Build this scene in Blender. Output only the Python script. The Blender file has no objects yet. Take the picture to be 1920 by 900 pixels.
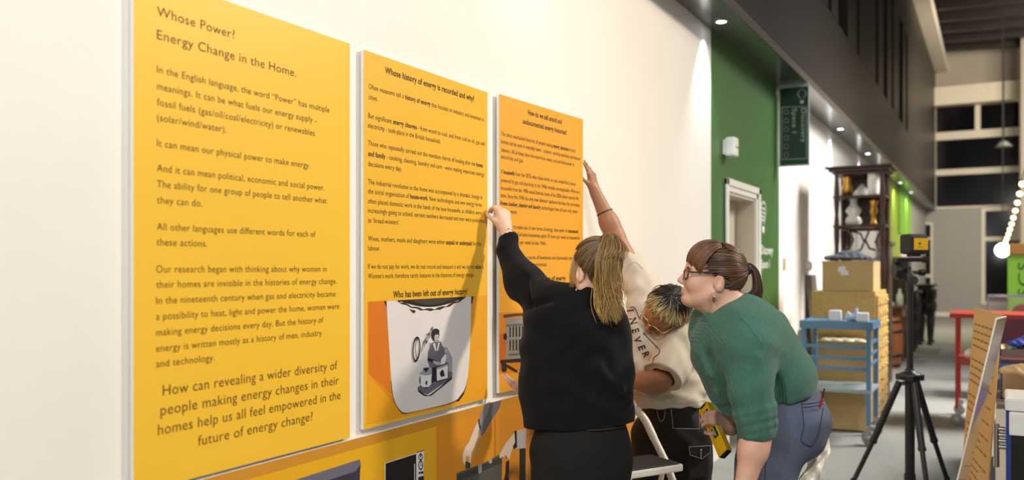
import bpy, bmesh, math, random
import numpy as np
from mathutils import Vector, Matrix, noise as mnoise

C = bpy.context.scene.collection
S = bpy.context.scene
rnd = random.Random(7)

# ------------------------------------------------------------------ camera, world, lights, exposure
FPX, HZ = 1610.0, 503.0            # focal length and horizon row of the 1920x900 frame
CAM = np.array([1.85, 0.0, 1.45])
TH = math.radians(29.37)           # the camera looks this far to the left of the hall's long axis
Fw = np.array([-math.sin(TH), math.cos(TH), 0.0])
Rt = np.array([math.cos(TH), math.sin(TH), 0.0])
Up = np.array([0.0, 0.0, 1.0])

cam_d = bpy.data.cameras.new('camera')
cam = bpy.data.objects.new('camera', cam_d)
C.objects.link(cam)
cam.location = CAM
cam.rotation_euler = (math.pi / 2, 0, TH)
cam_d.sensor_width = 36
cam_d.lens = 36 * FPX / 1920
cam_d.shift_y = (HZ - 450) / 1920
cam_d.clip_start = 0.05
cam_d.clip_end = 200
cam_d.dof.use_dof = True
cam_d.dof.focus_distance = 3.35
cam_d.dof.aperture_fstop = 1.8
S.camera = cam

S.view_settings.view_transform = 'Standard'
S.view_settings.look = 'None'
S.view_settings.gamma = 1
S.view_settings.use_curve_mapping = False
S.view_settings.exposure = 0.0

w = bpy.data.worlds.new('world')
S.world = w
w.use_nodes = True
bg = w.node_tree.nodes['Background']
bg.inputs[0].default_value = (1.0, 0.93, 0.84, 1)
bg.inputs[1].default_value = 0.32

def look_rot(loc, target):
    return (Vector(target) - Vector(loc)).to_track_quat('-Z', 'Y').to_euler()

def area(name, loc, target, sx, sy, power, col, spread=180):
    d = bpy.data.lights.new(name, 'AREA')
    d.shape = 'RECTANGLE'; d.size = sx; d.size_y = sy; d.energy = power; d.color = col; d.spread = math.radians(spread)
    o = bpy.data.objects.new(name, d); C.objects.link(o)
    o.location = loc; o.rotation_euler = look_rot(loc, target)
    return o

def spot(name, loc, target, power, deg, blend, rad, col):
    d = bpy.data.lights.new(name, 'SPOT')
    d.energy = power; d.spot_size = math.radians(deg); d.spot_blend = blend; d.shadow_soft_size = rad; d.color = col
    o = bpy.data.objects.new(name, d); C.objects.link(o)
    o.location = loc; o.rotation_euler = look_rot(loc, target)
    return o

# the hall's own lighting: track spots and high-bay lamps above and to the right of the wall; two cool fills are added
WARM, NEUT, COOL = (1, .87, .70), (1, .975, .945), (.80, .90, 1)
area('hall_lamp_near', (3.4, -0.6, 4.8), (0.0, 0.9, 2.3), 1.2, 1.2, 182, NEUT)
area('hall_lamp_mid', (5.0, 6.2, 5.4), (0.0, 3.4, 1.5), 0.55, 0.55, 62, WARM, 74)
area('hall_lamp_far', (5.0, 11.0, 5.6), (1.2, 9.8, 0.0), 2.5, 2.5, 260, NEUT, 84)
area('hall_lamp_end', (4.6, 21.0, 6.0), (1.4, 27.0, 1.5), 3.0, 3.0, 620, WARM)
area('fill_light_behind', (0.9, -2.6, 3.4), (0.9, 2.8, 1.1), .6, .6, 30, COOL)  # added cool fill from behind the camera, stands for no known fixture
spot('fill_spot_people', (0.55, -0.6, 3.2), (0.98, 2.95, 1.1), 130, 34, .6, .05, (.72, .86, 1))  # added cool spot, unseen; puts the bluish light on the green jumper's front
spot('track_spot_panels', (2.9, 4.9, 3.9), (0.0, 3.0, 1.4), 42, 62, .7, .06, WARM)

# ------------------------------------------------------------------ pixel rays (to read places off the photograph)
def ray(u, v):
    return Fw + (u - 960) / FPX * Rt + (HZ - v) / FPX * Up
def P(u, v, d):
    return CAM + d * ray(u, v)
def onplane(u, v, o, n):
    r = ray(u, v); o = np.asarray(o, float); n = np.asarray(n, float)
    return CAM + r * (np.dot(o - CAM, n) / np.dot(r, n))
def onwall(u, v, x=0.0):
    return onplane(u, v, (x, 0, 0), (1, 0, 0))
def onfloor(u, v):
    return onplane(u, v, (0, 0, 0), (0, 0, 1))
def D3(r, f, z):
    q = r * Rt + f * Fw + z * Up
    return q / np.linalg.norm(q)
def unit(a):
    a = np.asarray(a, float); return a / np.linalg.norm(a)

# ------------------------------------------------------------------ materials
def lin(h):
    h = h.lstrip('#')
    c = [int(h[i:i + 2], 16) / 255 for i in (0, 2, 4)]
    return tuple(x / 12.92 if x <= .04045 else ((x + .055) / 1.055) ** 2.4 for x in c) + (1,)
MATS = {}
def mat(name, col, rough=.6, metal=0, noise=0, nscale=8, bump=0, bscale=60, spec=.5, alpha=1, trans=0, emit=0, attr=None, stretch=None, sheen=0):
    if name in MATS: return MATS[name]
    m = bpy.data.materials.new(name); m.use_nodes = True
    nt = m.node_tree; b = nt.nodes['Principled BSDF']
    c = lin(col) if isinstance(col, str) else col
    b.inputs['Base Color'].default_value = c
    b.inputs['Roughness'].default_value = rough
    b.inputs['Metallic'].default_value = metal
    b.inputs['Specular IOR Level'].default_value = spec
    b.inputs['Transmission Weight'].default_value = trans
    if sheen:
        b.inputs['Sheen Weight'].default_value = sheen
    if alpha < 1: b.inputs['Alpha'].default_value = alpha
    if emit:
        b.inputs['Emission Color'].default_value = c
        b.inputs['Emission Strength'].default_value = emit
    tc = nt.nodes.new('ShaderNodeTexCoord')
    src = tc.outputs['Object']
    if stretch:
        mp = nt.nodes.new('ShaderNodeMapping'); mp.inputs['Scale'].default_value = stretch
        nt.links.new(src, mp.inputs['Vector']); src = mp.outputs['Vector']
    colsock = None
    if attr:
        at = nt.nodes.new('ShaderNodeAttribute'); at.attribute_name = attr
        colsock = at.outputs['Color']
        nt.links.new(colsock, b.inputs['Base Color'])
    if noise:
        n = nt.nodes.new('ShaderNodeTexNoise'); n.inputs['Scale'].default_value = nscale; n.inputs['Detail'].default_value = 6
        nt.links.new(src, n.inputs['Vector'])
        mr = nt.nodes.new('ShaderNodeMapRange')
        mr.inputs[1].default_value = .3; mr.inputs[2].default_value = .7
        mr.inputs[3].default_value = 1 - noise; mr.inputs[4].default_value = 1 + noise
        nt.links.new(n.outputs['Fac'], mr.inputs[0])
        hs = nt.nodes.new('ShaderNodeHueSaturation')
        hs.inputs['Color'].default_value = c
        if colsock: nt.links.new(colsock, hs.inputs['Color'])
        nt.links.new(mr.outputs[0], hs.inputs['Value'])
        nt.links.new(hs.outputs[0], b.inputs['Base Color'])
    if bump:
        n2 = nt.nodes.new('ShaderNodeTexNoise'); n2.inputs['Scale'].default_value = bscale; n2.inputs['Detail'].default_value = 5
        nt.links.new(src, n2.inputs['Vector'])
        bp = nt.nodes.new('ShaderNodeBump'); bp.inputs['Strength'].default_value = bump; bp.inputs['Distance'].default_value = .01
        nt.links.new(n2.outputs['Fac'], bp.inputs['Height'])
        nt.links.new(bp.outputs[0], b.inputs['Normal'])
    MATS[name] = m
    return m

# ------------------------------------------------------------------ objects
def base(o, root, world=True):
    if root is not None:
        o.parent = root
        if world:
            o.matrix_parent_inverse = Matrix.Identity(4)
    else:
        C.objects.link(o)
        return o
    C.objects.link(o)
    return o
def thing(name, label, cat, loc=(0, 0, 0), rotz=0, group=None):
    o = bpy.data.objects.new(name, None); C.objects.link(o)
    o.empty_display_size = .1
    o.location = loc; o.rotation_euler = (0, 0, rotz)
    o['label'] = label; o['category'] = cat
    if group: o['group'] = group
    return o
def tag(o, label, cat, group=None):
    o['label'] = label; o['category'] = cat
    if group: o['group'] = group
    return o
def struct(o):
    o['kind'] = 'structure'; return o
def origin_of(root):
    p = np.zeros(3)
    while root is not None:
        p = p + np.array(root.location); root = root.parent
    return p

class MB:
    """collects shapes for ONE mesh object"""
    def __init__(self):
        self.v = []; self.f = []; self.mi = []; self.sm = []
    def add(self, vs, fs, mi=0, smooth=False):
        n = len(self.v)
        self.v.extend([tuple(map(float, q)) for q in vs])
        for f in fs:
            self.f.append([i + n for i in f]); self.mi.append(mi); self.sm.append(smooth)
        return self
    def box(self, a, b, mi=0, bev=0):
        (x0, y0, z0), (x1, y1, z1) = np.minimum(a, b), np.maximum(a, b)
        return self.obox(((x0 + x1) / 2, (y0 + y1) / 2, (z0 + z1) / 2), (1, 0, 0), (0, 1, 0), (0, 0, 1), (x1 - x0) / 2, (y1 - y0) / 2, (z1 - z0) / 2, mi, bev)
    def obox(self, c, ax, ay, az, hx, hy, hz, mi=0, bev=0):
        c = np.asarray(c, float); ax, ay, az = (unit(q) for q in (ax, ay, az))
        if bev <= 0:
            vs = [c + ax * hx * i + ay * hy * j + az * hz * k for i in (-1, 1) for j in (-1, 1) for k in (-1, 1)]
            fs = [(0, 1, 3, 2), (4, 6, 7, 5), (0, 4, 5, 1), (2, 3, 7, 6), (0, 2, 6, 4), (1, 5, 7, 3)]
            return self.add(vs, fs, mi)
        bev = min(bev, hx * .9, hy * .9, hz * .9)
        bm = bmesh.new()
        bmesh.ops.create_cube(bm, size=2)
        for q in bm.verts: q.co = Vector((q.co.x * hx, q.co.y * hy, q.co.z * hz))
        bmesh.ops.bevel(bm, geom=bm.edges[:], offset=bev, segments=2, affect='EDGES', profile=.6)
        bm.verts.index_update()
        vs = [c + ax * q.co.x + ay * q.co.y + az * q.co.z for q in bm.verts]
        fs = [[q.index for q in f.verts] for f in bm.faces]
        bm.free()
        return self.add(vs, fs, mi)
    def bar(self, a, b, w, h, up=(0, 0, 1), mi=0, bev=0):
        a, b = np.asarray(a, float), np.asarray(b, float); d = unit(b - a)
        up = np.asarray(up, float)
        if abs(np.dot(d, unit(up))) > .98: up = np.array((1., 0, 0)) if abs(d[0]) < .9 else np.array((0, 1., 0))
        s = unit(np.cross(d, up)); t = np.cross(s, d)
        return self.obox((a + b) / 2, d, s, t, np.linalg.norm(b - a) / 2, w / 2, h / 2, mi, bev)
    def tube(self, pts, r, n=10, mi=0, caps=True, smooth=True, flat=None):
        pts = [np.asarray(p, float) for p in pts]
        rs = [r] * len(pts) if np.isscalar(r) else list(r)
        vs = []; fs = []
        t0 = unit(pts[1] - pts[0])
        a = np.array((0, 0, 1.)) if abs(t0[2]) < .9 else np.array((1., 0, 0))
        s = unit(np.cross(t0, a))
        for i, p in enumerate(pts):
            t = unit(pts[min(i + 1, len(pts) - 1)] - pts[max(i - 1, 0)])
            s = unit(s - t * np.dot(s, t)); q = np.cross(t, s)
            for k in range(n):
                an = 2 * math.pi * k / n
                vs.append(p + rs[i] * (math.cos(an) * s + math.sin(an) * q * (flat or 1)))
        for i in range(len(pts) - 1):
            for k in range(n):
                k2 = (k + 1) % n
                fs.append((i * n + k, i * n + k2, (i + 1) * n + k2, (i + 1) * n + k))
        self.add(vs, fs, mi, smooth)
        if caps:
            self.add(vs[:n], [tuple(range(n))[::-1]], mi); self.add(vs[-n:], [tuple(range(n))], mi)
        return self
    def cyl(self, a, b, r, r2=None, n=20, mi=0):
        return self.tube([a, b], [r, r if r2 is None else r2], n, mi)
    def lathe(self, prof, c=(0, 0, 0), n=28, mi=0, axis=(0, 0, 1), smooth=True):
        c = np.asarray(c, float); az = unit(axis)
        ax = unit(np.cross(az, (0, 1, 0) if abs(az[1]) < .9 else (1, 0, 0))); ay = np.cross(az, ax)
        vs = []; fs = []
        for (r, z) in prof:
            for k in range(n):
                an = 2 * math.pi * k / n
                vs.append(c + az * z + max(r, 1e-4) * (math.cos(an) * ax + math.sin(an) * ay))
        for i in range(len(prof) - 1):
            for k in range(n):
                k2 = (k + 1) % n
                fs.append((i * n + k, i * n + k2, (i + 1) * n + k2, (i + 1) * n + k))
        return self.add(vs, fs, mi, smooth)
    def ball(self, c, r, n=16, mi=0):
        r3 = np.array((r, r, r) if np.isscalar(r) else r, float); c = np.asarray(c, float)
        vs = []; fs = []
        m = n // 2
        for i in range(m + 1):
            a = math.pi * i / m
            for k in range(n):
                b = 2 * math.pi * k / n
                vs.append(c + r3 * np.array((math.sin(a) * math.cos(b), math.sin(a) * math.sin(b), math.cos(a))))
        for i in range(m):
            for k in range(n):
                k2 = (k + 1) % n
                fs.append((i * n + k, (i + 1) * n + k, (i + 1) * n + k2, i * n + k2))
        return self.add(vs, fs, mi, True)
    def poly(self, pts, mi=0):
        return self.add(pts, [tuple(range(len(pts)))], mi)
    def prism(self, pts, d, mi=0):
        """outline pts (3D, planar) pushed along d"""
        pts = [np.asarray(p, float) for p in pts]; d = np.asarray(d, float); n = len(pts)
        vs = pts + [p + d for p in pts]
        fs = [tuple(range(n))[::-1], tuple(range(n, 2 * n))] + [(i, (i + 1) % n, n + (i + 1) % n, n + i) for i in range(n)]
        return self.add(vs, fs, mi)
    def build(self, name, mats, root=None, smooth=None):
        o0 = origin_of(root)
        me = bpy.data.meshes.new(name)
        vs = np.array(self.v, float) - o0 if root is not None and root.rotation_euler.z == 0 else np.array(self.v, float)
        me.from_pydata(vs.tolist(), [], self.f)
        for m in (mats if isinstance(mats, (list, tuple)) else [mats]): me.materials.append(m)
        me.polygons.foreach_set('material_index', self.mi)
        me.polygons.foreach_set('use_smooth', [bool(x) for x in (self.sm if smooth is None else [smooth] * len(self.f))])
        bm = bmesh.new(); bm.from_mesh(me)
        bmesh.ops.recalc_face_normals(bm, faces=bm.faces[:]); bm.to_mesh(me); bm.free()
        me.update()
        o = bpy.data.objects.new(name, me)
        return base(o, root)
def dup(root, loc, rotz=None, label=None, group=None):
    r = root.copy(); C.objects.link(r); r.location = loc
    if rotz is not None: r.rotation_euler = (0, 0, rotz)
    if label: r['label'] = label
    if group: r['group'] = group
    for ch in list(root.children):
        c = ch.copy(); C.objects.link(c); c.parent = r
        for g in list(ch.children):
            d = g.copy(); C.objects.link(d); d.parent = c
    return r

# ------------------------------------------------------------------ flat prints and lettering on a plane
class Plane:
    """a board's printed face: origin, along, up, normal towards the viewer"""
    def __init__(self, o, a, u):
        self.o = np.asarray(o, float); self.a = unit(a); self.u = unit(u); self.n = unit(np.cross(self.a, self.u))
    def at(self, s, t, lift=0): return self.o + self.a * s + self.u * t + self.n * lift
    def px(self, u, v):
        p = onplane(u, v, self.o, self.n) - self.o
        return float(np.dot(p, self.a)), float(np.dot(p, self.u))
    def pxp(self, u, v, lift=0):
        s, t = self.px(u, v); return self.at(s, t, lift)

def text_mesh(body, size=1.0, bold=0.0):
    cu = bpy.data.curves.new('t', 'FONT'); cu.body = body; cu.size = size; cu.resolution_u = 3; cu.offset = bold; cu.space_character = 1.05
    ob = bpy.data.objects.new('t', cu); C.objects.link(ob)
    dg = bpy.context.evaluated_depsgraph_get()
    me = bpy.data.meshes.new_from_object(ob.evaluated_get(dg))
    vs = np.array([q.co[:] for q in me.vertices]) if len(me.vertices) else np.zeros((0, 3))
    fs = [list(p.vertices) for p in me.polygons]
    bpy.data.objects.remove(ob); bpy.data.curves.remove(cu); bpy.data.meshes.remove(me)
    return vs, fs
CAPH = None
def put_text(mb, pl, segs, s0, t0, width, cap, lift=.0008, mi=0, ax=(1, 0), up=(0, 1)):
    """segs: [(string, bold)], whole line starts at (s0,t0) and fills width; cap = capital height in metres"""
    global CAPH
    if CAPH is None:
        v, _ = text_mesh('H'); CAPH = v[:, 1].max()
    x = 0; parts = []
    for (st, bo) in segs:
        vs, fs = text_mesh(st, 1.0, .018 if bo else -.004)
        adv, _ = text_mesh(st + '|'); bar, _ = text_mesh('|')
        wd = adv[:, 0].max() - bar[:, 0].max() + .0
        vs = vs.copy()
        if len(vs): vs[:, 0] += x
        parts.append((vs, fs)); x += wd
    allx = np.concatenate([p[0][:, 0] for p in parts if len(p[0])])
    x0, x1 = allx.min(), allx.max()
    kx = width / (x1 - x0); ky = cap / CAPH
    for vs, fs in parts:
        if not len(vs): continue
        X = (vs[:, 0] - x0) * kx; Y = vs[:, 1] * ky
        pts = [pl.at(s0 + ax[0] * a + up[0] * b, t0 + ax[1] * a + up[1] * b, lift) for a, b in zip(X, Y)]
        mb.add(pts, fs, mi)
def line_px(mb, pl, segs, u0, v0, u1, cappx, **k):
    s0, t0 = pl.px(u0, v0); s1, _ = pl.px(u1, v0)
    _, t1 = pl.px(u0, v0 - cappx)
    put_text(mb, pl, segs if isinstance(segs, list) else [(segs, 0)], s0, t0, s1 - s0, t1 - t0, **k)

# ------------------------------------------------------------------ implicit bodies: blended shapes meshed as one continuous surface
class SDF:
    def __init__(self):
        self.p = []
    def _add(self, fn, k, op, mid, br): self.p.append((fn, k, op, np.asarray(mid, float), br)); return self
    def cap(self, a, b, ra, rb=None, k=.02, op='u', n=None, s=1.0):
        a = np.asarray(a, float); b = np.asarray(b, float); rb = ra if rb is None else rb
        if n is not None:
            n = unit(n); g = 1 / s - 1
            b2 = (b - a) + n * np.dot(b - a, n) * g
        else: b2 = b - a
        l2 = max(float(np.dot(b2, b2)), 1e-12)
        def fn(x):
            q = x - a
            if n is not None: q = q + (q @ n)[..., None] * (n * g)
            t = np.clip((q @ b2) / l2, 0, 1)
            d = np.sqrt(((q - t[..., None] * b2) ** 2).sum(-1)) - (ra + (rb - ra) * t)
            return d * min(s, 1.0)
        return self._add(fn, k, op, (a + b) / 2, np.linalg.norm(b - a) / 2 + max(ra, rb) * max(s, 1) * 1.1)
    def ell(self, c, ax, r, k=.02, op='u'):
        """ellipsoid: centre, 3 axes (rows) , radii"""
        c = np.asarray(c, float); M = np.array([unit(q) for q in ax]); r = np.asarray(r, float)
        def fn(x):
            q = (x - c) @ M.T
            k0 = np.sqrt(((q / r) ** 2).sum(-1)); k1 = np.sqrt(((q / r ** 2) ** 2).sum(-1))
            return k0 * (k0 - 1) / np.maximum(k1, 1e-6)
        return self._add(fn, k, op, c, max(r))
    def box(self, c, ax, h, rr=.005, k=.01, op='u'):
        c = np.asarray(c, float); M = np.array([unit(q) for q in ax]); h = np.asarray(h, float) - rr
        def fn(x):
            q = np.abs((x - c) @ M.T) - h
            return np.sqrt((np.maximum(q, 0) ** 2).sum(-1)) + np.minimum(q.max(-1), 0) - rr
        return self._add(fn, k, op, c, float(np.linalg.norm(h)) + rr)
    def cut(self, o, n, k=.004):
        """keep the side of the plane opposite to n"""
        o = np.asarray(o, float); n = unit(n)
        return self._add(lambda x: (x - o) @ n, k, 'i', o, 1e9)
    def mesh(self, res=.004, disp=None, smooth=1):
        lo = np.min([m - r for f, k, op, m, r in self.p if op == 'u'], axis=0) - .02
        hi = np.max([m + r for f, k, op, m, r in self.p if op == 'u'], axis=0) + .02
        B = 8; bs = B * res
        nb = np.ceil((hi - lo) / bs).astype(int) + 1
        ii = np.stack(np.meshgrid(*[np.arange(n) for n in nb], indexing='ij'), -1).reshape(-1, 3)
        cen = lo + (ii + .5) * bs
        def ev(pts, blk=None):
            sh = pts.shape[:-1]
            d = np.full(sh, 1.0)
            half = bs * .87
            for fn, k, op, m, r in self.p:
                if blk is not None:
                    cd = fn(blk)
                    msk = np.abs(cd) < half * 1.8 + k + .03 if op != 'u' else cd < half * 1.8 + k + .03
                    if op == 'i': msk = cd > -(half * 1.8 + k + .03)
                    if not msk.any(): continue
                    x = fn(pts[msk]); c0 = d[msk]
                else:
                    msk = slice(None); x = fn(pts); c0 = d
                if op == 'u':
                    h = np.maximum(k - np.abs(c0 - x), 0) / k
                    nd = np.minimum(c0, x) - h * h * k / 4
                elif op == 's':
                    h = np.maximum(k - np.abs(c0 + x), 0) / k
                    nd = np.maximum(c0, -x) + h * h * k / 4
                else:
                    h = np.maximum(k - np.abs(c0 - x), 0) / k
                    nd = np.maximum(c0, x) + h * h * k / 4
                d[msk] = nd
            return d
        cd = ev(cen)
        amp = .03 if disp else .0
        act = np.abs(cd) < bs * 1.3 + .012 + amp
        N = nb * B
        G = np.empty(nb, np.float32); G[...] = cd.reshape(nb)
        G = np.repeat(np.repeat(np.repeat(G, B, 0), B, 1), B, 2)
        ai = ii[act]
        off = np.stack(np.meshgrid(*[np.arange(B)] * 3, indexing='ij'), -1).reshape(-1, 3)
        for s0 in range(0, len(ai), 400):
            blk = ai[s0:s0 + 400]
            idx = blk[:, None, :] * B + off[None]
            pts = lo + (idx + .5) * res
            d = ev(pts, cen[act][s0:s0 + 400])
            if disp is not None: d = d + disp(pts)
            G[idx[..., 0], idx[..., 1], idx[..., 2]] = d
        sg = G < 0
        keys = []; poss = []; quads = []
        NX, NY, NZ = N
        def cid(a): return (a[..., 0] * NY + a[..., 1]) * NZ + a[..., 2]
        for axn in range(3):
            sl0 = [slice(None)] * 3; sl1 = [slice(None)] * 3
            sl0[axn] = slice(0, -1); sl1[axn] = slice(1, None)
            e = np.argwhere(sg[tuple(sl0)] != sg[tuple(sl1)])
            o1, o2 = (axn + 1) % 3, (axn + 2) % 3
            e = e[(e[:, o1] > 0) & (e[:, o2] > 0)]
            e2 = e.copy(); e2[:, axn] += 1
            g0 = G[e[:, 0], e[:, 1], e[:, 2]]; g1 = G[e2[:, 0], e2[:, 1], e2[:, 2]]
            t = g0 / (g0 - g1)
            pos = e.astype(float); pos[:, axn] += t
            cs = []
            for (da, db) in ((0, 0), (1, 0), (1, 1), (0, 1)):
                c = e.copy(); c[:, o1] -= da; c[:, o2] -= db
                cs.append(cid(c)); keys.append(cs[-1]); poss.append(pos)
            q = np.stack(cs, 1)
            q[g0 > 0] = q[g0 > 0][:, ::-1]
            quads.append(q)
        keys = np.concatenate(keys); poss = np.concatenate(poss); quads = np.concatenate(quads)
        uq, inv = np.unique(keys, return_inverse=True)
        cnt = np.bincount(inv)
        V = np.stack([np.bincount(inv, poss[:, k]) / cnt for k in range(3)], 1)
        Q = np.searchsorted(uq, quads)
        V = lo + (V + .5) * res
        # keep the largest connected surface only
        lab = np.arange(len(V))
        while True:
            m = lab[Q].min(1)
            new = lab.copy()
            np.minimum.at(new, Q.ravel(), np.repeat(m, 4))
            new = new[new]
            if (new == lab).all(): break
            lab = new
        big = np.bincount(lab).argmax()
        keep = lab == big
        mp = np.cumsum(keep) - 1
        Q = mp[Q[keep[Q].all(1)]]; V = V[keep]
        for _ in range(smooth):
            acc = np.zeros_like(V); c = np.zeros(len(V))
            for a, b in ((0, 1), (1, 2), (2, 3), (3, 0)):
                np.add.at(acc, Q[:, a], V[Q[:, b]]); np.add.at(acc, Q[:, b], V[Q[:, a]])
                np.add.at(c, Q[:, a], 1); np.add.at(c, Q[:, b], 1)
            V = V * .5 + acc / np.maximum(c, 1)[:, None] * .5
        return V, Q
    def build(self, name, mats, root=None, res=.004, disp=None, smooth=1, matfn=None, colfn=None):
        V, Q = self.mesh(res, disp, smooth)
        me = bpy.data.meshes.new(name)
        Vl = V - origin_of(root) if root is not None else V
        me.vertices.add(len(V)); me.vertices.foreach_set('co', Vl.astype(np.float32).ravel())
        me.loops.add(len(Q) * 4); me.loops.foreach_set('vertex_index', Q.astype(np.int32).ravel())
        me.polygons.add(len(Q)); me.polygons.foreach_set('loop_start', np.arange(0, len(Q) * 4, 4, dtype=np.int32))
        me.polygons.foreach_set('loop_total', np.full(len(Q), 4, np.int32))
        me.update(calc_edges=True)
        for m in (mats if isinstance(mats, (list, tuple)) else [mats]): me.materials.append(m)
        if matfn is not None: me.polygons.foreach_set('material_index', matfn(V[Q].mean(1)).astype(np.int32))
        if colfn is not None:
            at = me.color_attributes.new('Col', 'FLOAT_COLOR', 'POINT')
            at.data.foreach_set('color', colfn(V).astype(np.float32).ravel())
        me.polygons.foreach_set('use_smooth', np.ones(len(Q), bool))
        me.validate()
        return base(bpy.data.objects.new(name, me), root)

def strands(name, lines, r, mats, root, cols=None, n=5):
    """hair: list of (k,3) polylines -> tapered tubes in ONE mesh; cols: per strand (k,4) colours"""
    V = []; Fc = []; CO = []; o = 0
    for i, L in enumerate(lines):
        L = np.asarray(L, float); k = len(L)
        T = np.gradient(L, axis=0); T /= np.maximum(np.linalg.norm(T, axis=1), 1e-9)[:, None]
        a = np.array((.3, .2, .93)); s = np.cross(T, a); s /= np.maximum(np.linalg.norm(s, axis=1), 1e-9)[:, None]
        q = np.cross(T, s)
        tt = np.linspace(0, 1, k); rr = (r if np.isscalar(r) else r[i]) * np.clip(np.minimum(1.0, .45 + 6 * tt) * np.minimum(1, .2 + 4 * (1 - tt)), .1, 1)
        for j in range(n):
            an = 2 * math.pi * j / n
            V.append(L + rr[:, None] * (math.cos(an) * s + math.sin(an) * q))
            if cols is not None: CO.append(cols[i])
        idx = o + np.arange(n * k).reshape(n, k)
        a0 = idx; a1 = np.roll(idx, -1, 0)
        Fc.append(np.stack([a0[:, :-1], a0[:, 1:], a1[:, 1:], a1[:, :-1]], -1).reshape(-1, 4))
        o += n * k
    V = np.concatenate(V); Q = np.concatenate(Fc)
    me = bpy.data.meshes.new(name)
    Vl = V - origin_of(root) if root is not None else V
    me.vertices.add(len(V)); me.vertices.foreach_set('co', Vl.astype(np.float32).ravel())
    me.loops.add(len(Q) * 4); me.loops.foreach_set('vertex_index', Q.astype(np.int32).ravel())
    me.polygons.add(len(Q)); me.polygons.foreach_set('loop_start', np.arange(0, len(Q) * 4, 4, dtype=np.int32))
    me.polygons.foreach_set('loop_total', np.full(len(Q), 4, np.int32))
    me.update(calc_edges=True)
    for m in (mats if isinstance(mats, (list, tuple)) else [mats]): me.materials.append(m)
    if cols is not None:
        at = me.color_attributes.new('Col', 'FLOAT_COLOR', 'POINT')
        at.data.foreach_set('color', np.concatenate(CO).astype(np.float32).ravel())
    me.polygons.foreach_set('use_smooth', np.ones(len(Q), bool))
    return base(bpy.data.objects.new(name, me), root)

# ================================================================== THE HALL
def ywall(u, L=1.85):
    return L / math.tan(TH - math.atan((u - 960) / FPX))
Y_GREEN0, Y_GREEN1, Y_WHITE1, Y_END = ywall(1333), ywall(1460.5), ywall(1664), 29.0
Z_SOF, X_FAS = 3.23, 0.27
M_white = mat('white_paint', '#F3EEE6', .55, noise=.015, nscale=3, bump=.03, bscale=180)
M_green = mat('green_paint', '#3F6B2D', .45, noise=.05, nscale=2)
M_lime = mat('lime_paint', '#A9C63A', .5, noise=.03)
M_carpet = mat('grey_carpet', '#96968F', .95, noise=.12, nscale=45, bump=.4, bscale=320)
M_dark = mat('dark_bronze_metal', '#332D28', .42, 0, noise=.06, nscale=1.2, spec=.25)
M_frame = mat('cream_window_frame', '#E6DFCE', .5)
M_glass = mat('night_glass', '#0B0B10', .12, spec=.4)
M_slot = mat('slot_glass', '#060607', .5, spec=.2)
M_trimw = mat('white_gloss_paint', '#F1ECE0', .35)
M_endw = mat('grey_end_wall', '#A3A29E', .7, noise=.03)
M_beige = mat('beige_plaster', '#B7AE9E', .7, noise=.03)

def panel_wall(name, y0, y1, m):
    return struct(MB().box((-.2, y0, 0), (0, y1, Z_SOF)).build(name, m))
struct(MB().box((-.6, -3, -.1), (10, Y_END + .2, 0)).build('floor', M_carpet))
panel_wall('wall_left', -3, Y_GREEN0, M_white)
# green bay with the door opening
YD0, YD1 = ywall(1357), ywall(1421)
ZD = onwall(1357, 333)[2]
YO0, YO1, ZO = YD0 + .10, YD1 - .12, ZD - .10
g = MB()
g.box((-.2, Y_GREEN0, 0), (0, YO0, Z_SOF)); g.box((-.2, YO1, 0), (0, Y_GREEN1, Z_SOF)); g.box((-.2, YO0, ZO), (0, YO1, Z_SOF))
struct(g.build('wall_left', M_green))
panel_wall('wall_left', Y_GREEN1, Y_WHITE1, M_white)
panel_wall('wall_left', Y_WHITE1, 21.2, M_lime)
panel_wall('wall_left', 21.2, 23.2, M_white)
panel_wall('wall_left', 23.2, Y_END, M_endw)
for (a, b) in ((-3, Y_GREEN0 - .0), (Y_GREEN0, YD0), (YD1, Y_GREEN1), (Y_GREEN1, 14)):
    struct(MB().box((0, a, 0), (.016, b, .13), bev=.004).build('baseboard_left', M_trimw))
# door: architrave, lining, beige leaf set back
d = MB()
for (w_, t_) in ((.10, .018), (.055, .03)):
    d.box((0, YD0, 0), (t_, YD0 + w_, ZD), bev=.004)
    d.box((0, YD1 - w_ - .02, 0), (t_, YD1, ZD), bev=.004)
    d.box((0, YD0, ZD - w_), (t_, YD1, ZD), bev=.004)
struct(d.build('trim_1', M_trimw))
M_lining = mat('cream_lining', '#DCD3C0', .5)
l = MB(); l.box((-.2, YO0, 0), (.004, YO0 + .02, ZO)); l.box((-.2, YO1 - .02, 0), (.004, YO1, ZO)); l.box((-.2, YO0, ZO - .02), (.004, YO1, ZO))
struct(l.build('trim_2', M_lining))
door = MB(); door.box((-.19, YO0 + .02, 0), (-.15, YO1 - .02, ZO - .02), bev=.003)
door.box((-.15, YO0 + .14, 1.15), (-.143, YO1 - .14, ZO - .16), bev=.003); door.box((-.15, YO0 + .14, .15), (-.143, YO1 - .14, 1.0), bev=.003)
door = struct(door.build('door_1', mat('beige_door', '#C9BBA0', .45)))
MB().tube([(-.145, YO0 + .12, 1.02), (-.09, YO0 + .12, 1.02), (-.09, YO0 + .24, 1.02)], .009).build('handle', mat('steel', '#B8B8B8', .25, 1), door)
struct(MB().box((-.4, YO0 - .1, 0), (-.3, YO1 + .1, ZO + .1)).build('wall_behind_door', M_lining))

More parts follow.
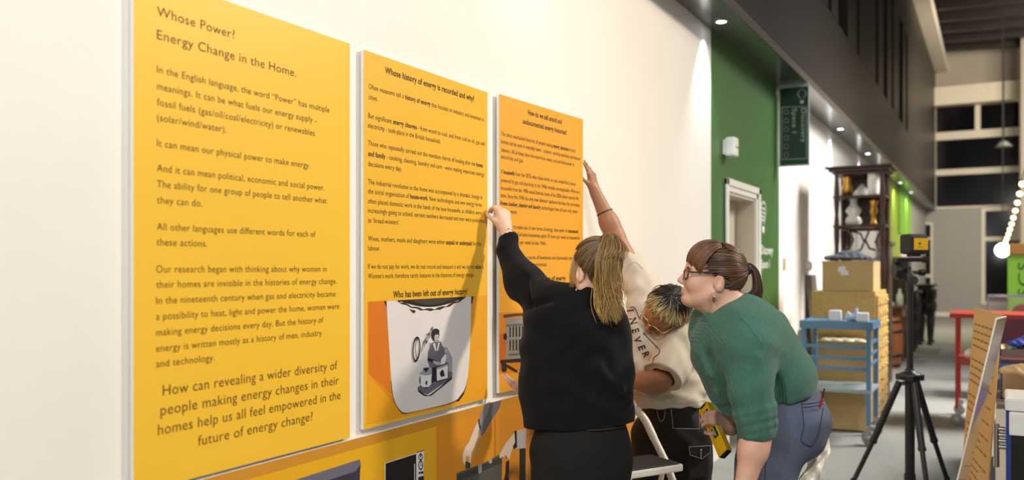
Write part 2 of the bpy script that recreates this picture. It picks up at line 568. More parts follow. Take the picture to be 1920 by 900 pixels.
# soffit, dark upper wall with slot windows
SOF = MB().box((-.2, -3, Z_SOF), (X_FAS, Y_END, Z_SOF + .06)).build('ceiling_soffit', mat('soffit_metal', '#6E6D6B', .2, .45)); struct(SOF)
slots = [(1520, 1531), (1553, 1559), (1571.7, 1590), (1606.7, 1611.7), (1641.7, 1647), (1656.7, 1664), (1671.7, 1675.7), (1686, 1693), (1698.5, 1702)]
ZS0, ZS1, ZT = 4.28, 6.25, 7.35
ys = [(ywall(a, 1.58), ywall(b, 1.58)) for a, b in slots]
f = MB(); f.box((.07, -3, Z_SOF + .0605), (X_FAS, Y_END, ZS0 - .008)); f.box((.07, -3, ZS1), (X_FAS, Y_END, ZT))
y = -3
for a, b in ys + [(Y_END, Y_END)]:
    f.box((.07, y, ZS0), (X_FAS, a, ZS1)); y = b
for yy in (9.6, 13.2, 16.8, 20.4, 24):
    pass
struct(f.build('wall_upper', M_dark))
struct(MB().box((X_FAS + .0005, -3, Z_SOF - .004), (X_FAS + .015, Y_END, Z_SOF + .065)).build('trim_3', mat('soffit_edge', '#7d7771', .3, .6)))
for i, (a, b) in enumerate(ys):
    struct(MB().box((.08, a, ZS0), (.12, b, ZS1)).build('window_%d' % (i + 1), M_slot))
struct(MB().box((.10, -3, ZS0 - .008), (X_FAS - .004, Y_END, ZS0)).build('trim_4', M_slot))
struct(MB().box((X_FAS - .1, 8, ZT), (.60, Y_END, ZT + .32)).build('trim_5', mat('cornice_paint', '#EFE6D4', .5)))

# far end: grey and beige wall, night windows with cream frames
def oe(u, v, yy=Y_END): return onplane(u, v, (0, yy, 0), (0, 1, 0))
def erect(mb, u0, v0, u1, v1, y0, y1):
    a, b = oe(u0, v0), oe(u1, v1)
    mb.box((a[0], y0, b[2]), (b[0], y1, a[2]))
ew = MB(); ew.box((-.3, Y_END, 0), (10, Y_END + .2, oe(1830, 388)[2])); struct(ew.build('wall_end', M_endw))
ew = MB(); ew.box((-.3, Y_END, oe(1830, 388)[2] + .001), (10, Y_END + .2, 9)); struct(ew.build('wall_end', M_beige))
struct(MB().box((.2, Y_END - .5, oe(1830, 197)[2]), (2.6, Y_END - .001, oe(1830, 163)[2])).build('trim_6', mat('lit_bulkhead', '#F2E8D2', .6)))
wins = [(1756, 199, 1828, 249), (1839, 197, 1911, 249), (1756, 255, 1911, 319), (1756, 323, 1911, 383)]
fr = MB(); erect(fr, 1750, 196, 1916, 387, Y_END - .03, Y_END - .002)
frame = struct(fr.build('window_10', M_frame))
for q in wins:
    m = MB(); erect(m, *q, Y_END - .05, Y_END - .031); m.build('pane', M_glass, frame)
m = MB(); erect(m, 1750, 250, 1916, 254, Y_END - .09, Y_END - .032); m.build('transom', M_frame, frame)
m = MB(); erect(m, 1750, 319.5, 1916, 322.5, Y_END - .09, Y_END - .032); m.build('transom', M_frame, frame)
fr = MB(); erect(fr, 1840, 388, 1916, 572, Y_END - .03, Y_END - .002); frame = struct(fr.build('window_11', M_frame))
for q in ((1848, 396, 1894, 443), (1848, 452, 1912, 566)):
    m = MB(); erect(m, *q, Y_END - .05, Y_END - .031); m.build('pane', M_glass, frame)
fr = MB(); erect(fr, 1711, 418, 1749, 588, Y_END - .03, Y_END - .002); frame = struct(fr.build('window_12', M_frame))
for q in ((1714, 422, 1745, 445), (1714, 450, 1745, 514), (1714, 520, 1745, 584)):
    m = MB(); erect(m, *q, Y_END - .05, Y_END - .031); m.build('pane', M_glass, frame)
struct(MB().box((.27, Y_END - .04, 0), (8, Y_END - .001, .12)).build('baseboard_end', M_trimw))
a = oe(1914, 100, 27.5)
struct(MB().box((a[0], 27.4, 0), (a[0] + .5, 27.8, 9)).build('column', M_beige))
# roof with dark beams running across the hall
M_roof = mat('dark_roof', '#100D0C', .6, noise=.1)
r = MB(); r.add([(.1, -3, 8.05), (10, -3, 7.55), (10, Y_END + .2, 7.55), (.1, Y_END + .2, 8.05), (.1, -3, 8.25), (10, -3, 7.75), (10, Y_END + .2, 7.75), (.1, Y_END + .2, 8.25)],
              [(0, 1, 2, 3), (7, 6, 5, 4), (0, 4, 5, 1), (1, 5, 6, 2), (2, 6, 7, 3), (3, 7, 4, 0)])
struct(r.build('ceiling', M_roof))
M_beam = mat('roof_beam_paint', '#221D1A', .45, noise=.08, nscale=2)
for k in range(13):
    yy = 14.2 + k * 1.15
    struct(MB().bar((.3, yy, 7.90), (9.8, yy, 7.42), .20, .24).build('beam', M_beam))

# ------------------------------------------------------------------ downlights in the soffit (each with its own lamp)
dl_first = None
YL = [.75, 3.4, 6.13, 8.85, 11.6, 14.3, 16.95, 19.5, 22.1]
DL_NAMES = ['over the near end of the wall', 'above the yellow text panels', 'just before the white wall turns green', 'close above the hanging green sign',
            'first after the hanging green sign', 'second after the hanging green sign', 'third after the hanging green sign', 'fourth after the hanging green sign', 'farthest along the row']
M_lamp = mat('lamp_disc', (.85, .93, 1, 1), .3, emit=14)
M_chrome = mat('chrome_ring', '#C9CBD0', .2, 1)
for i, yy in enumerate(YL):
    t = thing('downlight', 'small round recessed downlight in the dark soffit, ' + DL_NAMES[i], 'ceiling light', (.13, yy, Z_SOF), 0, 'downlights along the soffit')
    MB().lathe([(.036, -.004), (.052, -.004), (.055, 0), (.036, .004)], (.13, yy, Z_SOF - .003), 24).build('ring', M_chrome, t)
    MB().lathe([(0.0, 0), (.037, 0), (.037, .003), (0, .003)], (.13, yy, Z_SOF - .005), 24).build('diffuser', M_lamp, t)
    pw = 75 if i > 1 else 12
    spot('downlight_beam', (.09, yy, Z_SOF - .02), (.0, yy, .9), pw, 74, .9, .02, COOL)

# ------------------------------------------------------------------ things on the wall further along
# hanging sign
yS = 8.55
sp = Plane((0, yS, 0), (1, 0, 0), (0, 0, 1))
A_, B_ = sp.pxp(1463, 167), sp.pxp(1515, 307)
t = thing('hanging_sign', 'dark green hanging sign with bulb outline and vertical white lettering under the soffit', 'sign', ((A_[0] + B_[0]) / 2, yS, B_[2]))
MB().box((A_[0] - .012, yS + .001, B_[2] - .015), (B_[0] + .012, yS + .009, Z_SOF), bev=.002).build('acrylic_backing', mat('acrylic_edge', '#C9D6E4', .15, spec=.6), t)
MB().box((A_[0], yS - .006, B_[2]), (B_[0], yS, A_[2])).build('face', mat('sign_green', '#123B25', .35), t)
sp = Plane((0, yS - .0062, 0), (1, 0, 0), (0, 0, 1))
def cs(x, y): return sp.px(1440 + x / 3.334, 150 + y / 3.334)
def ringpts(pl, c, rx, ry, n=28): return [(c[0] + rx * math.cos(2 * math.pi * k / n), c[1] + ry * math.sin(2 * math.pi * k / n)) for k in range(n)]
def outline(mb, pl, pts, wd, lift=.0008, mi=0, close=True):
    n = len(pts); rng = range(n if close else n - 1)
    for i in rng:
        a, b = np.array(pts[i]), np.array(pts[(i + 1) % n]); dd = b - a; L = np.linalg.norm(dd)
        if L < 1e-6: continue
        nn = np.array((-dd[1], dd[0])) / L * wd / 2; e = dd / L * wd * .3
        mb.poly([pl.at(*(a - e + nn), lift), pl.at(*(b + e + nn), lift), pl.at(*(b + e - nn), lift), pl.at(*(a - e - nn), lift)], mi)
m = MB()
c = cs(212, 92); outline(m, sp, [(c[0] + .036 * math.sin(q) * (1 if math.cos(q) > -.2 else .62), c[1] + .05 * math.cos(q)) for q in [2 * math.pi * k / 26 for k in range(26)]], .011)
c2 = cs(212, 134); m.poly([sp.at(c2[0] + a * .016, c2[1] + b * .018, .0008) for a, b in ((-1, -1), (1, -1), (1, 1), (-1, 1))])
M_sw = mat('sign_white', '#D9E2D8', .5)
m.build('bulb_drawing', M_sw, t); m = MB()
for yy in (200, 254, 307, 361, 415, 469):
    outline(m, sp, ringpts(sp, cs(115, yy), .019, .022, 18), .008); m.build('printed_ring', M_sw, t); m = MB()
bl = [cs(88, 170), cs(240, 167), cs(240, 492), cs(84, 497)]
outline(m, sp, bl, .004)
m.build('printed_border', M_sw, t); m = MB()
a0, a1 = cs(212, 178), cs(212, 390)
put_text(m, sp, [('Discovery', 0)], cs(208, 180)[0], a0[1], a0[1] - a1[1], .042, ax=(0, -1), up=(1, 0))
a0, a1 = cs(152, 180), cs(152, 330)
put_text(m, sp, [('Space 1', 0)], cs(152, 180)[0], a0[1], a0[1] - a1[1], .042, ax=(0, -1), up=(1, 0))
m.build('lettering', mat('sign_white', '#D9E2D8', .5), t)

# wall graphic and lettering beside the door
wp = Plane((0, 0, 0), (0, 1, 0), (0, 0, 1))
def cd(x, y): return wp.px(1320 + x / 3.4625, 300 + y / 3.4625)
c = onwall(1438, 440)
t = thing('wall_sign', 'white bulb drawing and Discovery Space lettering on the green wall beside the door', 'wall lettering', (0, c[1], c[2]))
m = MB()
bulb = [cd(385, 268), cd(398, 290), cd(402, 330), cd(396, 370), cd(391, 420), cd(390, 450), cd(385, 478), cd(380, 450), cd(378, 420), cd(374, 370), cd(369, 330), cd(373, 290)]
outline(m, wp, bulb, .018)
for yy in (310, 335, 362, 385):
    a, b = cd(377, yy), cd(394, yy + 14); outline(m, wp, [a, b], .014, close=False)
a, b = cd(379, 432), cd(391, 470); m.poly([wp.at(a[0], b[1], .001), wp.at(b[0], b[1], .001), wp.at(b[0], a[1], .001), wp.at(a[0], a[1], .001)])
M_vin = mat('white_vinyl', '#F2F1E8', .5)
m.build('bulb_drawing', M_vin, t)
m = MB()
line_px(m, wp, [('Discovery', 1)], 1427, 476, 1449, 16)
line_px(m, wp, [('Space 1', 1)], 1427, 502, 1443, 15)
m.build('lettering', M_vin, t)

# alarm sounder, switch, thermostat
a = onwall(1358, 277)
t = thing('alarm_sounder', 'white alarm sounder box fixed to the green wall', 'alarm', (0, a[1], a[2]))
MB().box((0, a[1] - .05, a[2] - .06), (.02, a[1] + .05, a[2] + .06), bev=.006).build('backplate', M_trimw, t)
MB().box((.02, a[1] - .06, a[2] - .075), (.10, a[1] + .06, a[2] + .075), bev=.018).build('housing', mat('white_plastic', '#F4F3EE', .35), t)
m = MB()
for k in range(5): m.box((.1, a[1] - .035 + k * .016, a[2] - .012), (.1015, a[1] - .028 + k * .016, a[2] + .004))
m.build('grille', mat('grey_slot', '#8E8E8A', .5), t)
a = onwall(1470, 495)
t = thing('light_switch', 'small beige switch plate on the white wall past the green bay', 'switch', (0, a[1], a[2]))
MB().box((0, a[1] - .045, a[2] - .06), (.012, a[1] + .045, a[2] + .06), bev=.004).build('plate', mat('beige_plastic', '#CBB88C', .4), t)
MB().box((.012, a[1] - .015, a[2] - .02), (.02, a[1] + .015, a[2] + .02), bev=.003).build('rocker', M_trimw, t)
a = onwall(1514, 499)
o = MB().lathe([(0, .05), (.03, .048), (.05, .035), (.055, .0), (.0, 0)], (0, a[1], a[2]), 24, axis=(1, 0, 0)).build('wall_sensor', mat('white_plastic', '#F4F3EE', .35))
tag(o, 'small round white sensor on the white wall above the leaning board', 'sensor')

# ================================================================== THE EXHIBITION PANELS
M_core = mat('foam_board_edge', '#E9E7E2', .6)
INK = mat('brown_ink', '#3E2A12', .6)
INKB = mat('black_ink', '#20190F', .6)
def board(name, label, o, along, W_, H_, thick, col, cat='panel', grp='yellow exhibition panels'):
    """o = lower left corner of the printed face"""
    pl = Plane(o, along, (0, 0, 1))
    t = thing(name, label, cat, tuple(o - pl.n * thick), 0, grp)
    m = MB()
    a = [pl.at(0, 0), pl.at(W_, 0), pl.at(W_, H_), pl.at(0, H_)]
    m.prism([q - pl.n * .0006 for q in a], -pl.n * (thick - .0006)); m.build('board', M_core, t)
    m = MB(); m.prism(a, -pl.n * .0005); m.build('printed_face', mat(name + '_' + col, col, .42, noise=.012, nscale=2), t)
    return pl, t
TK = .020; BT = .014
def panel_from_px(u0, u1, vt, vtu, vb, vbu, x=TK):
    yl, yr = onwall(u0, 500, x)[1], onwall(u1, 500, x)[1]
    return yl, yr, onwall(vtu, vt, x)[2], onwall(vbu, vb, x)[2]

# ---- panel 1
yl, yr, zt, zb = panel_from_px(250.5, 656, 82, 656, 820, 655.5)
pl1, p1 = board('text_panel', 'large yellow panel headed Whose Power, nearest one on the white wall', np.array((TK, yl, zb)), (0, 1, 0), yr - yl, zt - zb, BT, '#F8C437')
L1 = [("Whose Power?", 294, 29, 440, 18), ("Energy Change in the Home.", 294, 73, 555, 18),
      ("In the English language, the word “Power” has multiple", 294, 136, 617.5, 13.5), ("meanings. It can be what fuels our energy supply -", 294, 167.5, 593, 13.5),
      ("fossil fuels (gas/oil/coal/electricity) or renewables", 294, 197.5, 590, 13.5), ("(solar/wind/water).", 294, 226, 424, 13.5),
      ("It can mean our physical power to make energy.", 294, 274, 581, 13.5), ("And it can mean political, economic and social power.", 294, 321, 608, 13.5),
      ("The ability for one group of people to tell another what", 294, 351, 612, 13.5), ("they can do.", 294, 381, 379, 13.5),
      ("All other languages use different words for each of", 294, 431, 591.5, 13.5), ("these actions.", 293, 460, 388, 13.5),
      ("Our research began with thinking about why women in", 292.5, 511, 612, 13.5), ("their homes are invisible in the histories of energy change.", 292.5, 540, 631, 13.5),
      ("In the nineteenth century when gas and electricity became", 292.5, 570, 629, 13.5), ("a possibility to heat, light and power the home, women were", 292.5, 600, 636, 13.5),
      ("making energy decisions every day. But the history of", 292.5, 630, 606, 13.5), ("energy is written mostly as a history of men, industry", 292.5, 660, 603, 13.5),
      ("and technology.", 292.5, 689, 402, 13.5),
      ("How can revealing a wider diversity of", 305, 742, 632, 20), ("people making energy changes in their", 301, 779, 635, 20),
      ("homes help us all feel empowered in the", 296, 816, 638, 20), ("future of energy change?", 371, 836, 586, 19)]
m = MB()
for q in L1: line_px(m, pl1, *q)
m.build('lettering', mat('brown_ink_pale', '#5A3D14', .6), p1)

# ---- panel 2
yl, yr, zt, zb = panel_from_px(682, 914, 93, 682, 806, 682)
pl2, p2 = board('text_panel', 'yellow panel with a photo of a chipped white enamel bin, second in the row', np.array((TK, yl, zb)), (0, 1, 0), yr - yl, zt - zb, BT, '#F4BA30')
L2 = [([("Whose history of energy is recorded and why?", 1)], 722, 137, 889, 12),
      ([("Often museums tell a ", 0), ("history of energy", 1), (" that focuses on industry and invention in", 0)], 691, 166, 907, 9.5), ("cities.", 691, 185.5, 708, 9.5),
      ([("But significant ", 0), ("energy changes", 1), (" - from wood to coal, and from coal to oil, gas and", 0)], 690.5, 221, 908.5, 9.5), ("electricity - took place in the British household.", 690, 239, 825.5, 9.5),
      ([("Those who repeatedly carried out the mundane chores of looking after the ", 0), ("home", 1)], 690, 272, 905, 9.5),
      ([("and family", 1), (" - cooking, cleaning, laundry and care - were making important energy", 0)], 690, 292, 907.5, 9.5), ("decisions every day.", 690, 311, 753, 9.5),
      ("The industrial revolution in the home was accompanied by a dramatic change in", 690, 345, 904, 9.5),
      ([("the social organisation of ", 0), ("house-work", 1), (". New technologies and new energy forms", 0)], 690, 362.5, 903, 9.5),
      ("often placed domestic work in the hands of the lone housewife, as children were", 690, 381, 902.5, 9.5), ("increasingly going to school, servant numbers decreased and men were positioned", 690, 398.5, 908.5, 9.5),
      ("as ‘bread-winners’.", 690, 417, 749.5, 9.5),
      ([("Wives, mothers, maids and daughters were either ", 0), ("unpaid or underpaid", 1), (" for this", 0)], 690, 451.5, 902, 9.5), ("labour.", 690, 469.5, 712.5, 9.5),
      ([("If we do not pay for work, we do not record and measure it and we do not ", 0), ("value", 1), (" it.", 0)], 690, 504, 907, 9.5),
      ("Women’s work therefore rarely features in the histories of energy change.", 690, 522, 888.5, 9.5),
      ([("Who has been left out of energy history?", 1)], 737, 558, 876, 12)]
m = MB()
for q in L2: line_px(m, pl2, *q)
m.build('lettering', INK, p2)

def pic(pl, polys, cols, fx, name, root, lift0=.0006):
    """printed picture: flat coloured shapes on the board, later ones on top"""
    m = MB(); ms = []; key = {}
    for i, (col, pts) in enumerate(polys):
        if col not in key:
            key[col] = len(ms); ms.append(mat('print_' + col, cols.get(col, col), .45, noise=.03, nscale=9))
        m.poly([pl.pxp(*fx(*p), lift=lift0 + i * .00012) for p in pts], key[col])
    return m.build(name, ms, root)
def ell(cx, cy, rx, ry, a0=0, a1=360, n=30, rot=0):
    o = []
    for k in range(n + 1 if a1 - a0 < 360 else n):
        a = math.radians(a0 + (a1 - a0) * k / n); x, y_ = rx * math.cos(a), ry * math.sin(a)
        r_ = math.radians(rot); o.append((cx + x * math.cos(r_) - y_ * math.sin(r_), cy + x * math.sin(r_) + y_ * math.cos(r_)))
    return o
f5 = lambda x, y_: (670 + x / 3.2143, 540 + y_ / 3.2143)
PC = dict(orange='#DE7A22', yel='#EDA51F', enamel='#E4DFDD', rim='#2A2524', lid='#45413F', rust='#4B2A20', ink='#2B2833', grey='#6F6B7C', lgrey='#A7A3AE', white='#EDEBEA', skin='#BDB6BA', orange2='#E58F1E')
def rnd_(pts, k=30):
    P_ = [np.array(p, float) for p in pts]; P_ = [2 * P_[0] - P_[1]] + P_ + [2 * P_[-1] - P_[-2]]; n = len(P_) - 3; o = []
    for i in range(k):
        x = i / (k - 1) * n; j = min(int(x), n - 1); t = x - j; a, b, c, d_ = P_[j:j + 4]
        o.append(tuple(.5 * ((2 * b) + (c - a) * t + (2 * a - 5 * b + 4 * c - d_) * t * t + (3 * b - a - 3 * c + d_) * t ** 3)))
    return o
bin_polys = [
    ('yel', [(64, 82), (782, 44), (780, 662), (60, 822)]),
    ('orange', [(64, 82), (182, 76), (200, 640), (150, 590), (66, 515)]),
    ('orange2', [(205, 650), (262, 752), (190, 660), (66, 515), (150, 585)]),
    ('rust', [(160, 78), (182, 78), (184, 105), (172, 112)]), ('rust', [(684, 50), (700, 50), (692, 92), (684, 96)]),
    ('rust', rnd_([(200, 560), (208, 640), (230, 703), (262, 750), (292, 757), (400, 733), (540, 703), (610, 672), (646, 622), (664, 545)], 40)),
    ('enamel', [(174, 78), (684, 52), (682, 250)] + rnd_([(682, 250), (674, 420), (662, 545), (640, 620), (606, 668), (540, 698), (440, 722), (340, 744), (290, 752), (262, 742), (232, 700), (212, 640), (203, 550), (190, 360), (180, 200)], 44)),
    ('rust', [(228, 78)] + [(236 + 405 * k / 14, 78 - 14 * k / 14 + 62 * math.sin(math.pi * k / 14) + (7 if k % 2 else 0)) for k in range(15)] + [(655, 54)]),
    ('white', [(250, 84)] + [(256 + 370 * k / 16, 84 - 18 * k / 16 + 52 * math.sin(math.pi * k / 16) - (5 if k % 3 else -3)) for k in range(17)] + [(640, 60)]),
    ('rim', [(222, 75)] + [(240 + 398 * k / 14, 75 - 14 * k / 14 + 47 * math.sin(math.pi * k / 14)) for k in range(15)] + [(650, 52)]),
    ('lid', [(300, 72)] + [(310 + 265 * k / 14, 72 - 8 * k / 14 + 34 * math.sin(math.pi * k / 14)) for k in range(15)] + [(590, 56)]),
    ('rust', [(310, 128), (344, 134), (350, 142), (338, 154), (326, 144)]),
    ('rust', [(592, 684), (640, 620), (646, 606), (640, 640), (610, 682)]),
    # drawing on the bin: woman in an apron at the table, with two tins
    ('lgrey', [(430, 330), (540, 360), (570, 420), (568, 510), (420, 540), (436, 420)]),
    ('grey', [(360, 596), (560, 500), (570, 512), (568, 540), (420, 640), (392, 634), (362, 606)]),
    ('ink', [(360, 606), (400, 640), (430, 648), (492, 600), (568, 530), (568, 548), (440, 650), (400, 650), (366, 626)]),
    ('ink', [(446, 480), (470, 470), (470, 560), (448, 570)]),
    ('grey', [(446, 330), (470, 322), (500, 322), (514, 360), (528, 378), (534, 400), (512, 424), (504, 470), (436, 480), (420, 440), (424, 380)]),
    ('ink', [(420, 420), (450, 428), (480, 440), (480, 452), (440, 446), (420, 436)]),
    ('skin', [(452, 436), (490, 446), (500, 456), (490, 466), (456, 456)]), ('skin', [(520, 376), (536, 366), (538, 384), (526, 396)]),
    ('white', [(452, 336), (462, 330), (472, 372), (466, 380)]), ('white', [(484, 330), (492, 328), (482, 376), (474, 380)]),
    ('white', [(526, 396), (534, 410), (520, 470), (496, 474), (500, 430)]),
    ('ink', ell(466, 284, 24, 36)), ('skin', ell(474, 302, 15, 24)), ('ink', ell(468, 262, 22, 18)),
    ('ink', [(467, 296), (473, 296), (473, 300), (467, 300)]), ('ink', [(480, 295), (486, 295), (486, 299), (480, 299)]), ('ink', [(472, 316), (482, 315), (478, 320)]),
    ('ink', ell(408, 552, 39, 50)), ('white', [(374, 520), (442, 512), (440, 580), (424, 596), (392, 598), (376, 586)]), ('lgrey', ell(408, 512, 36, 14)), ('ink', [(392, 482), (424, 478), (422, 494), (396, 498)]),
    ('ink', [(402, 490), (414, 488), (414, 506), (402, 508)]), ('ink', [(405, 560), (415, 560), (415, 582), (405, 582)]),
    ('ink', [(468, 474), (542, 448), (542, 546), (470, 566)]), ('white', [(471, 480), (539, 455), (538, 542), (473, 560)]), ('lgrey', [(471, 480), (539, 455), (538, 466), (472, 492)]),
    ('ink', [(496, 500), (506, 490), (514, 500), (520, 530), (498, 536), (490, 516)]),
]
pic(pl2, bin_polys, PC, f5, 'printed_picture', p2)
m = MB()
a = pl2.px(*f5(349, 368)); sc = abs(pl2.px(*f5(349 + 100, 368))[0] - a[0]) / 100; sv = abs(pl2.px(*f5(349, 468))[1] - a[1]) / 100
outline(m, pl2, [(a[0] + sc * (20 * math.cos(q) + 4 * math.sin(q)), a[1] + sv * 70 * math.sin(q)) for q in [2 * math.pi * k / 30 for k in range(30)]], .006, lift=.0055)
outline(m, pl2, [(a[0] + sc * (14 * math.cos(q) + 9), a[1] + sv * (60 * math.sin(q) + 2)) for q in [math.pi * (.5 + k / 16) for k in range(17)]], .003, lift=.0055, close=False)
s0 = pl2.px(*f5(378, 385)); s1 = pl2.px(*f5(440, 282)); dd = np.array(s1) - np.array(s0); L_ = np.linalg.norm(dd); dd /= L_
put_text(m, pl2, [('rion', 1)], s0[0], s0[1], L_, .055, ax=tuple(dd), up=(.35, .95), lift=.0055)
m.build('printed_word', mat('print_ink', PC['ink'], .5), p2)

# ---- panel 3 (being lifted into place, a little off the wall)
o0, o1 = onwall(936, 176, .024), onwall(1093, 222, .072)
al = unit((o1 - o0) * np.array((1, 1, 0)))
W3 = float(np.linalg.norm((o1 - o0)[:2])); H3 = zt - zb
pl3, p3 = board('text_panel', 'orange-yellow panel with a toaster photo, held against the wall by two people', np.array((o0[0], o0[1], o0[2] - H3)), al, W3, H3, BT, '#F0A92F')
L3 = [([("How do we tell untold and", 1)], 990, 215, 1053, 9.5), ([("undocumented energy histories?", 1)], 980, 231.5, 1062, 9.5),
      ([("The often overlooked histories of people making ", 0), ("energy decisions", 1), (" in their", 0)], 939.5, 254, 1079, 8),
      ("homes can be seen in everyday items - cookers, washing machines and vacuum", 939.5, 268.5, 1087.5, 8), ("cleaners. All of these show the move from wood, coal and hand-power to", 939.5, 284, 1076.5, 8), ("electricity and gas.", 939.5, 297, 981, 8),
      ([("A ", 0), ("housewife", 1), (" from the 1870s who relied mainly on coal, would find a house", 0)], 939, 325, 1078.5, 8),
      ("powered by gas and electricity in the 1940s virtually unrecognisable. Whereas a", 939, 341, 1087.5, 8), ("housewife from the 1940s would find the home of the 2020s almost entirely the", 939, 355.5, 1084.5, 8),
      ("same. Since the 1940s the only new domestic appliance has been the microwave.", 938.5, 369.5, 1087, 8),
      ([("Home cooking, cleaning and laundry", 1), (" technologies have all seen only minor", 0)], 938, 384, 1083, 8), ("improvements.", 938, 398.5, 970, 8),
      ([("The change to make use of new forms of energy, time spent on ", 0), ("housework", 1)], 937.5, 427, 1084, 8),
      ([("has ", 0), ("decreased", 1), (". Full-time housewives spent 50 hours per week on housework", 0)], 937.5, 441, 1086.5, 8),
      ("or to 55 hours per week in the 1960s.", 937.5, 456, 1024.5, 8),
      ("Technology has seen a series of inventions and fashionable new", 937, 485, 1074, 8), ([("with ", 0), ("labour saving", 1), (" potential.", 0)], 946, 499, 1025.5, 8),
      ([("What is the current history of energy", 1)], 946, 528, 1060.5, 9.5), ([("and its objects?", 1)], 972, 542, 1059, 9.5)]
m = MB()
for q in L3: line_px(m, pl3, *q)
m.build('lettering', INK, p3)
f3 = lambda x, y_: (900 + x / 2.728, 370 + y_ / 2.728)
TC = dict(o1='#C96A1E', o2='#E0861C', brown='#5C3A1C', metal='#9A938A', metal2='#C2BDB4', dark='#26211E', mid='#6E675F')
tp = [('o2', [(96, 590), (330, 585), (330, 880), (96, 905)]), ('o1', [(96, 700), (130, 690), (130, 885), (96, 890)]),
      ('brown', [(118, 600), (190, 594), (300, 590), (300, 604), (190, 607), (120, 617)]), ('metal', [(132, 618), (300, 604), (300, 828), (134, 838)]),
      ('mid', [(134, 650), (300, 640), (300, 650), (134, 662)]), ('dark', [(104, 832), (300, 815), (300, 838), (104, 848)]), ('mid', [(145, 800), (300, 788), (300, 800), (145, 812)])]
for k in range(9):
    x = 150 + k * 16; tp.append(('dark', [(x, 663 - k), (x + 6, 663 - k), (x + 6, 715 - k), (x, 715 - k)])); tp.append(('dark', [(x, 728 - k), (x + 6, 728 - k), (x + 6, 784 - k), (x, 784 - k)]))
tp += [('dark', ell(128, 712, 7, 16)), ('dark', ell(122, 880, 12, 12)), ('dark', [(108, 838), (128, 838), (132, 884), (112, 884)]), ('dark', [(128, 852), (150, 862), (190, 888), (186, 894), (146, 872), (126, 862)])]
pic(pl3, tp, TC, f3, 'printed_picture', p3)

# ---- long lower panel with pictures
yl, yr = onwall(120, 500, TK)[1], onwall(1192, 500, TK)[1]
zt4 = onwall(914.6, 756.5, TK)[2]
pl4, p4 = board('picture_panel', 'long yellow and orange picture panel low on the wall under the text panels', np.array((TK, yl, .28)), (0, 1, 0), yr - yl, zt4 - .28, BT, '#EBB022', grp='yellow exhibition panels')
f8 = lambda x, y_: (560 + x / 4.174, 700 + y_ / 4.174)
def strip(s0, t0, s1, t1, col, lift, name):
    m = MB(); m.poly([pl4.at(s0, t0, lift), pl4.at(s1, t0, lift), pl4.at(s1, t1, lift), pl4.at(s0, t1, lift)]); return m.build(name, mat('print_' + col, col, .45, noise=.03), p4)
H4 = zt4 - .28; W4 = yr - yl
sA = pl4.px(*f8(1076, 500))[0]
strip(sA, 0, W4, H4, '#DE9122', .0004, 'printed_field')
strip(0, H4 - .033, W4, H4, '#D1912A', .0007, 'printed_border')
sB = pl4.px(*f8(1530, 300))[0]
strip(sB, 0, sB + .012, H4 - .033, '#B97A24', .0008, 'printed_line'); strip(sB + .05, 0, sB + .12, H4 - .033, '#D98F24', .0008, 'printed_line')
MC = dict(tweed='#6D6B7E', tweed2='#3B3844', black='#211E20', white='#E8E4DD', skin='#CDB3A0', skin2='#E3CFBF', sleeve='#8C8A90', sleeve2='#6A6870', bag='#55534F', bag2='#3C3A37', clasp='#A7A49C', wshade='#B08C74')
